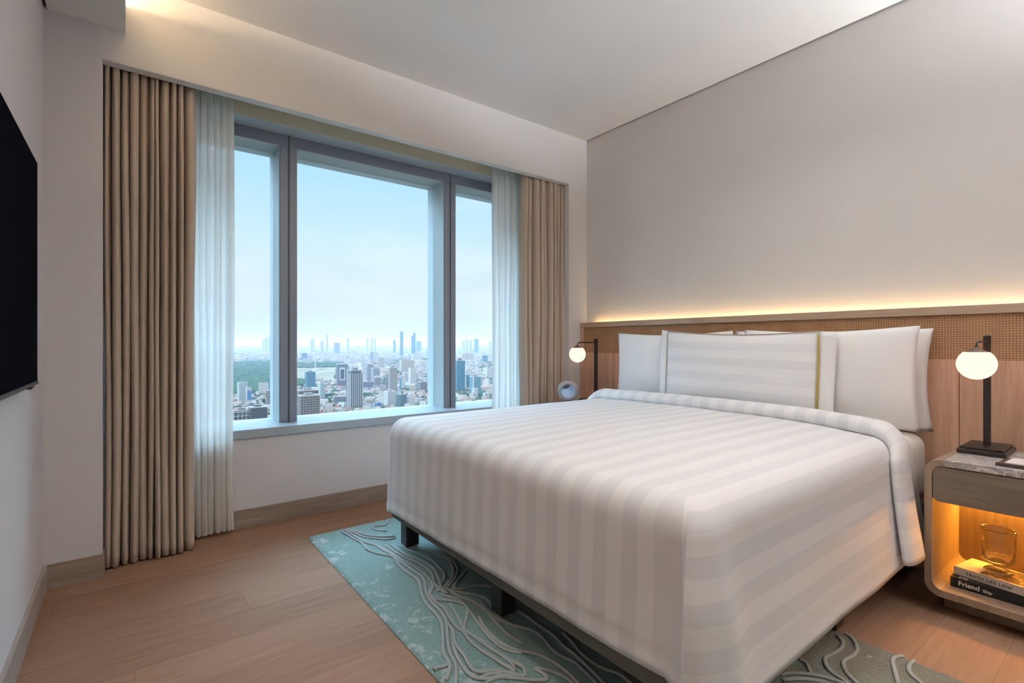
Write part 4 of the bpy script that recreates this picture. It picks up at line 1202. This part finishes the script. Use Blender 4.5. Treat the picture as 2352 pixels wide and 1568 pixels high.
LBL = {('hip', 0): ('house', 'small house with a red hipped roof in the low district among towers', 'red hipped roofs of the low district'),
       ('hip', 1): ('house', 'small house with an orange hipped roof in the low district among towers', 'orange hipped roofs of the low district'),
       ('gable', 0): ('house', 'long house with an orange gabled roof in the low district among towers', 'orange gabled roofs of the low district'),
       ('gable', 1): ('house', 'long house with a grey gabled roof in the low district among towers', 'grey gabled roofs of the low district'),
       ('flat', 0): ('house', 'white cube house with a flat white roof in the low district', 'white flat-roofed houses of the low district'),
       ('flat', 1): ('house', 'white cube house with a flat grey roof in the low district', 'grey flat-roofed houses of the low district'),
       ('block', 0): ('low_block', 'low white block with a grey flat roof between the houses', 'low grey-roofed blocks among the houses'),
       ('block', 1): ('low_block', 'low white block with a white flat roof between the houses', 'low white-roofed blocks among the houses')}
spots = []
def place_ok(c, r):
    return free(c, r) and all((c.x-x)**2+(c.y-y)**2 > (r+q)**2 for x, y, q in spots)
proto = {}; n_h = 0; tries = 0
while n_h < 270 and tries < 30000:
    tries += 1
    u, v = CR.choice(((CR.uniform(735, 1145), CR.uniform(898, 958)), (CR.uniform(735, 1000), CR.uniform(905, 950)), (CR.uniform(590, 690), CR.uniform(905, 985)), (CR.uniform(860, 940), CR.uniform(925, 955))))
    if inpoly(u, v, FOREST): continue
    c, D = site(u, v)
    key = CR.choice((('hip', 0), ('hip', 1), ('hip', 1), ('gable', 0), ('gable', 0), ('gable', 1), ('flat', 0), ('flat', 0), ('flat', 1), ('block', 0), ('block', 1)))
    r = 12 if key[0] == 'block' else 8
    if not (free(c, r*1.3) and clear_of(c, r*1.25)): continue
    nm, lb, gp = LBL[key]
    if key not in proto:
        o = bpy.data.objects.new(nm, HM[key]); C.objects.link(o); tag(o, lb, nm.replace('_', ' '), gp); proto[key] = o
    else:
        o = proto[key].copy(); C.objects.link(o)
    o.location = c; o.rotation_euler = (0, 0, CR.choice((0, PI/2))-PSI+CR.uniform(-.35, .35)); s = CR.uniform(.8, 1.25); o.scale = (s, s, s*CR.uniform(.85, 1.2))
    spots.append((c.x, c.y, r)); mark(c, r*1.3); n_h += 1
bm = bmesh.new(); uvl = bm.loops.layers.uv.new('UVMap'); n_c = 0; tries = 0
CITY = [WHITEW, ROOFW, ROOFG, ROOFO, plain('render_cream', (0.403, 0.36, 0.31), .9), plain('render_rose', (0.36, 0.274, 0.252), .9), plain('render_blue_grey', (0.245, 0.274, 0.317), .9), ROOFR]
while n_c < 7000 and tries < 60000:
    tries += 1
    v = 788+9.0*math.exp(CR.uniform(0, math.log(185/9.0))); u = CR.uniform(500, 1190)
    if inpoly(u, v, FOREST) or 670 < u < 778 and 841 < v < 875: continue
    if v < 806 and CR.random() < .35: continue
    if inpoly(u, v-3, FOREST) or inpoly(u, v+3, FOREST) or inpoly(u-4, v, FOREST) or inpoly(u+4, v, FOREST): continue
    c, D = site(u, v); far = D/4000
    s = CR.uniform(5, 11)*(1+.9*far)
    if any(u > a and u < b and c0 < v < c1 for a, b, c0, c1 in GROVES) and CR.random() < .8: continue
    if not free(c, s*.6): continue
    if not clear_of(c, s*1.3): continue
    h = CR.uniform(4, 12)*(1+.5*far)*(2.2 if CR.random() < .06 else 1)
    a = CR.uniform(-.4, .4)-PSI; ca, sa = math.cos(a)*s, math.sin(a)*s; k = CR.uniform(.5, 1)
    mi = CR.choice((0, 0, 0, 4, 4, 5, 6)); mr = CR.choice((1, 2, 2, 3, 3, 7))
    P = [(ca-sa*k, sa+ca*k), (-ca-sa*k, -sa+ca*k), (-ca+sa*k, -sa-ca*k), (ca+sa*k, sa-ca*k)]
    lo = [bm.verts.new((c.x+x, c.y+y, GZ)) for x, y in P]; hi = [bm.verts.new((c.x+x, c.y+y, GZ+h)) for x, y in P]
    for q in range(4): bm.faces.new([lo[q], lo[(q+1) % 4], hi[(q+1) % 4], hi[q]]).material_index = mi
    bm.faces.new(hi).material_index = mr; n_c += 1; mark(c, s*1.25)
n_w = 0
while n_w < 9000:
    v = 788+9.0*math.exp(CR.uniform(0, math.log(400/9.0))); u = CR.uniform(-900, 1750)
    if v > 960 and CR.random() < .25: continue
    if 500 < u < 1190 and v < 973 or 480 < u < 520 and v < 925: continue
    c, D = site(u, v); far = D/4000; s = CR.uniform(5, 11)*(1+.9*far)
    if not free(c, s*.6) or not clear_of(c, s*1.3): continue
    h = CR.uniform(4, 12)*(1+.5*far)*(2.6 if CR.random() < .07 else 1); a = CR.uniform(-.4, .4)-PSI; ca, sa = math.cos(a)*s, math.sin(a)*s; k = CR.uniform(.5, 1)
    mi = CR.choice((0, 0, 0, 4, 4, 5, 6)); mr = CR.choice((1, 2, 2, 3, 3, 7))
    P = [(ca-sa*k, sa+ca*k), (-ca-sa*k, -sa+ca*k), (-ca+sa*k, -sa-ca*k), (ca+sa*k, sa-ca*k)]
    lo = [bm.verts.new((c.x+x, c.y+y, GZ)) for x, y in P]; hi = [bm.verts.new((c.x+x, c.y+y, GZ+h)) for x, y in P]
    for q in range(4): bm.faces.new([lo[q], lo[(q+1) % 4], hi[(q+1) % 4], hi[q]]).material_index = mi
    bm.faces.new(hi).material_index = mr; n_w += 1; mark(c, s*1.25)
bmesh.ops.recalc_face_normals(bm, faces=bm.faces)
o = obj('city_sprawl', bm, CITY); tag(o, 'endless low rooftops spreading to the hazy horizon', 'rooftops', None, 'stuff')

bm = bmesh.new(); cnt = 0
while cnt < 2800:
    u, v = CR.uniform(520, 800), CR.uniform(828, 912)
    if CR.random() > ((v-788)/124)**-0.35*.8 or not inpoly(u, v, FOREST): continue
    c, D = site(u, v); r = CR.uniform(7, 15)*(.8+D/7000)
    if free(c, r) and clear_of(c, r*1.3): blob(bm, c, r, CR.uniform(9, 17)); cnt += 1
o = obj('forest', bm, LEAF, smooth=True); tag(o, 'continuous green forest canopy around the bare park field', 'forest', None, 'stuff')
bm = bmesh.new(); cnt = 0; tries = 0
while cnt < 2600 and tries < 60000:
    tries += 1
    if CR.random() < .5:
        a, b, c0, c1 = CR.choice(GROVES); u, v = CR.uniform(a, b), CR.uniform(c0, c1)
    else: u, v = CR.uniform(530, 1150), CR.uniform(868, 985)
    if inpoly(u, v, FOREST) or 672 < u < 776 and 842 < v < 875 or inpoly(u, v-6, FOREST) or inpoly(u, v+6, FOREST) or inpoly(u-8, v, FOREST) or inpoly(u+8, v, FOREST): continue
    c, D = site(u, v); r = CR.uniform(3, 8)*(1+D/12000)
    if free(c, r*1.5) and clear_of(c, r*1.5): blob(bm, c, r, CR.uniform(6, 13)); cnt += 1
o = obj('foliage', bm, LEAF, smooth=True); tag(o, 'green tree clumps scattered between the city blocks', 'trees', None, 'stuff')

# ---- haze over the city: a real scattering layer of air
hm = bpy.data.materials.new('city_haze'); hm.use_nodes = True; ht = hm.node_tree
ht.nodes.remove(ht.nodes['Principled BSDF'])
vs_ = ht.nodes.new('ShaderNodeVolumeScatter'); vs_.inputs['Color'].default_value = (.26, .295, .375, 1); vs_.inputs['Density'].default_value = 1/5600; vs_.inputs['Anisotropy'].default_value = .0
ht.links.new(vs_.outputs[0], ht.nodes['Material Output'].inputs['Volume'])
bm = bmesh.new()
q = [RGT*a+FWD*b for a, b in ((-45000, 80), (45000, 80), (45000, 42000), (-45000, 42000))]
lo = [bm.verts.new((c.x, c.y, GZ-20)) for c in q]; hi = [bm.verts.new((c.x, c.y, 235)) for c in q]
bm.faces.new(lo[::-1]); bm.faces.new(hi)
for k in range(4): bm.faces.new([lo[k], lo[(k+1) % 4], hi[(k+1) % 4], hi[k]])
bmesh.ops.recalc_face_normals(bm, faces=bm.faces)
o = obj('outside_haze', bm, hm); tag(o, 'pale bluish haze lying over the distant city', 'haze', None, 'stuff')
# ------------------------------------------------------------------ light
def area(name, loc, rot, sx, sy, e, col, shape='RECTANGLE'):
    l = bpy.data.lights.new(name, 'AREA'); l.shape = shape; l.size = sx; l.size_y = sy; l.energy = e; l.color = col; l.spread = math.radians(125)
    o = bpy.data.objects.new(name, l); C.objects.link(o); o.location = loc; o.rotation_euler = rot; return o
DLT = plain('added_light_trim', (.8, .79, .77), .4)
for (x, y, e) in ((.85, .95, 3.6), (1.95, .95, 2.6)):  # two unseen ceiling lights added to brighten the bed and room
    t = thing('added_ceiling_light', 'round ceiling light with white trim ring, added out of view to brighten the room', 'ceiling light', (x, y, ZC), 0, 'added ceiling lights')
    bm = bmesh.new(); lathe(bm, [(.165, -.001), (.19, -.001), (.19, -.008), (.165, -.012)], 40, closed=True); obj('trim_ring', bm, DLT, t, True)
    o = area('fill_lamp', (0, 0, -.010), (0, 0, 0), .32, .32, e, (1.0, .97, .93), 'DISK'); o.parent = t
sun = bpy.data.lights.new('sun', 'SUN'); sun.energy = 1.9; sun.color = (1, .95, .88); sun.angle = .03
so = bpy.data.objects.new('sun', sun); C.objects.link(so)
so.rotation_euler = Vector((.62, .55, -.80)).to_track_quat('-Z', 'Y').to_euler()

W = bpy.data.worlds.new('sky'); bpy.context.scene.world = W; W.use_nodes = True
nt = W.node_tree; nd = nt.nodes; lk = nt.links
bg = nd['Background']
tc = nd.new('ShaderNodeTexCoord'); sp = nd.new('ShaderNodeSeparateXYZ'); lk.new(tc.outputs['Generated'], sp.inputs[0])
rp = nd.new('ShaderNodeValToRGB'); e = rp.color_ramp.elements
stops = [(0.0, (.54, .62, .78)), (.03, (.60, .67, .81)), (.10, (.65, .75, .87)), (.20, (.56, .76, .92)), (.34, (.39, .69, .94)), (.50, (.38, .65, .90)), (1, (.36, .60, .88))]
while len(e) < len(stops): e.new(.5)
for i, (p, c) in enumerate(stops): e[i].position = p; e[i].color = (*c, 1)
lk.new(sp.outputs[2], rp.inputs[0])
mp = nd.new('ShaderNodeMapping'); mp.inputs['Scale'].default_value = (2.2, 2.2, 7.0); lk.new(tc.outputs['Generated'], mp.inputs[0])
ns = nd.new('ShaderNodeTexNoise'); ns.inputs['Scale'].default_value = 1.7; ns.inputs['Detail'].default_value = 6; ns.inputs['Distortion'].default_value = .6; lk.new(mp.outputs[0], ns.inputs[0])
cr = nd.new('ShaderNodeValToRGB'); cr.color_ramp.elements[0].position = .46; cr.color_ramp.elements[1].position = .78; lk.new(ns.outputs[0], cr.inputs[0])
mx = nd.new('ShaderNodeMix'); mx.data_type = 'RGBA'; mul = nd.new('ShaderNodeMath'); mul.operation = 'MULTIPLY'; mul.inputs[1].default_value = .55
lk.new(cr.outputs[0], mul.inputs[0]); lk.new(mul.outputs[0], mx.inputs[0]); lk.new(rp.outputs[0], mx.inputs[6]); mx.inputs[7].default_value = (.80, .88, .95, 1)
lk.new(mx.outputs[2], bg.inputs[0])
# bright sky patches added out of sight to light the room through the window
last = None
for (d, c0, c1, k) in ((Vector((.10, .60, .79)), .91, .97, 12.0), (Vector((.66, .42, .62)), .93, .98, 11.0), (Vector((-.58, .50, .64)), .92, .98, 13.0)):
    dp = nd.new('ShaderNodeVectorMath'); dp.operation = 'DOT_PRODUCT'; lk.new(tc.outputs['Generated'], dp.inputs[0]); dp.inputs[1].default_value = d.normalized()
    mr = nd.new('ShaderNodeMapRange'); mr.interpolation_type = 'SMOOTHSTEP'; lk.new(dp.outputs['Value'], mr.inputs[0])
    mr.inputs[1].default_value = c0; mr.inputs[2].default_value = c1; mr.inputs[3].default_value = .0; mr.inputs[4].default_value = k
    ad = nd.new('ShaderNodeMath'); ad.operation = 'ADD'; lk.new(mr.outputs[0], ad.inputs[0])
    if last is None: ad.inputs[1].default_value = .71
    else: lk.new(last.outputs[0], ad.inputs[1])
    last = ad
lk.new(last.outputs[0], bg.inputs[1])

# ------------------------------------------------------------------ camera and colour
cam = bpy.data.cameras.new('camera'); co = bpy.data.objects.new('camera', cam); C.objects.link(co)
co.location = (0, 0, EYE); co.rotation_euler = (PI/2, 0, -PSI)
cam.sensor_width = 36; cam.lens = FPX/2352*36; cam.shift_y = 4/2352; cam.clip_start = .02; cam.clip_end = 80000
S = bpy.context.scene; S.camera = co
S.view_settings.view_transform = 'Standard'; S.view_settings.look = 'None'; S.view_settings.exposure = 0.68; S.view_settings.gamma = 1
S.view_settings.use_curve_mapping = False
S.cycles.max_bounces = 10; S.cycles.diffuse_bounces = 5; S.cycles.transparent_max_bounces = 16
S.cycles.use_denoising = True
S.cycles.sample_clamp_indirect = 6
S.cycles.caustics_reflective = False; S.cycles.caustics_refractive = False
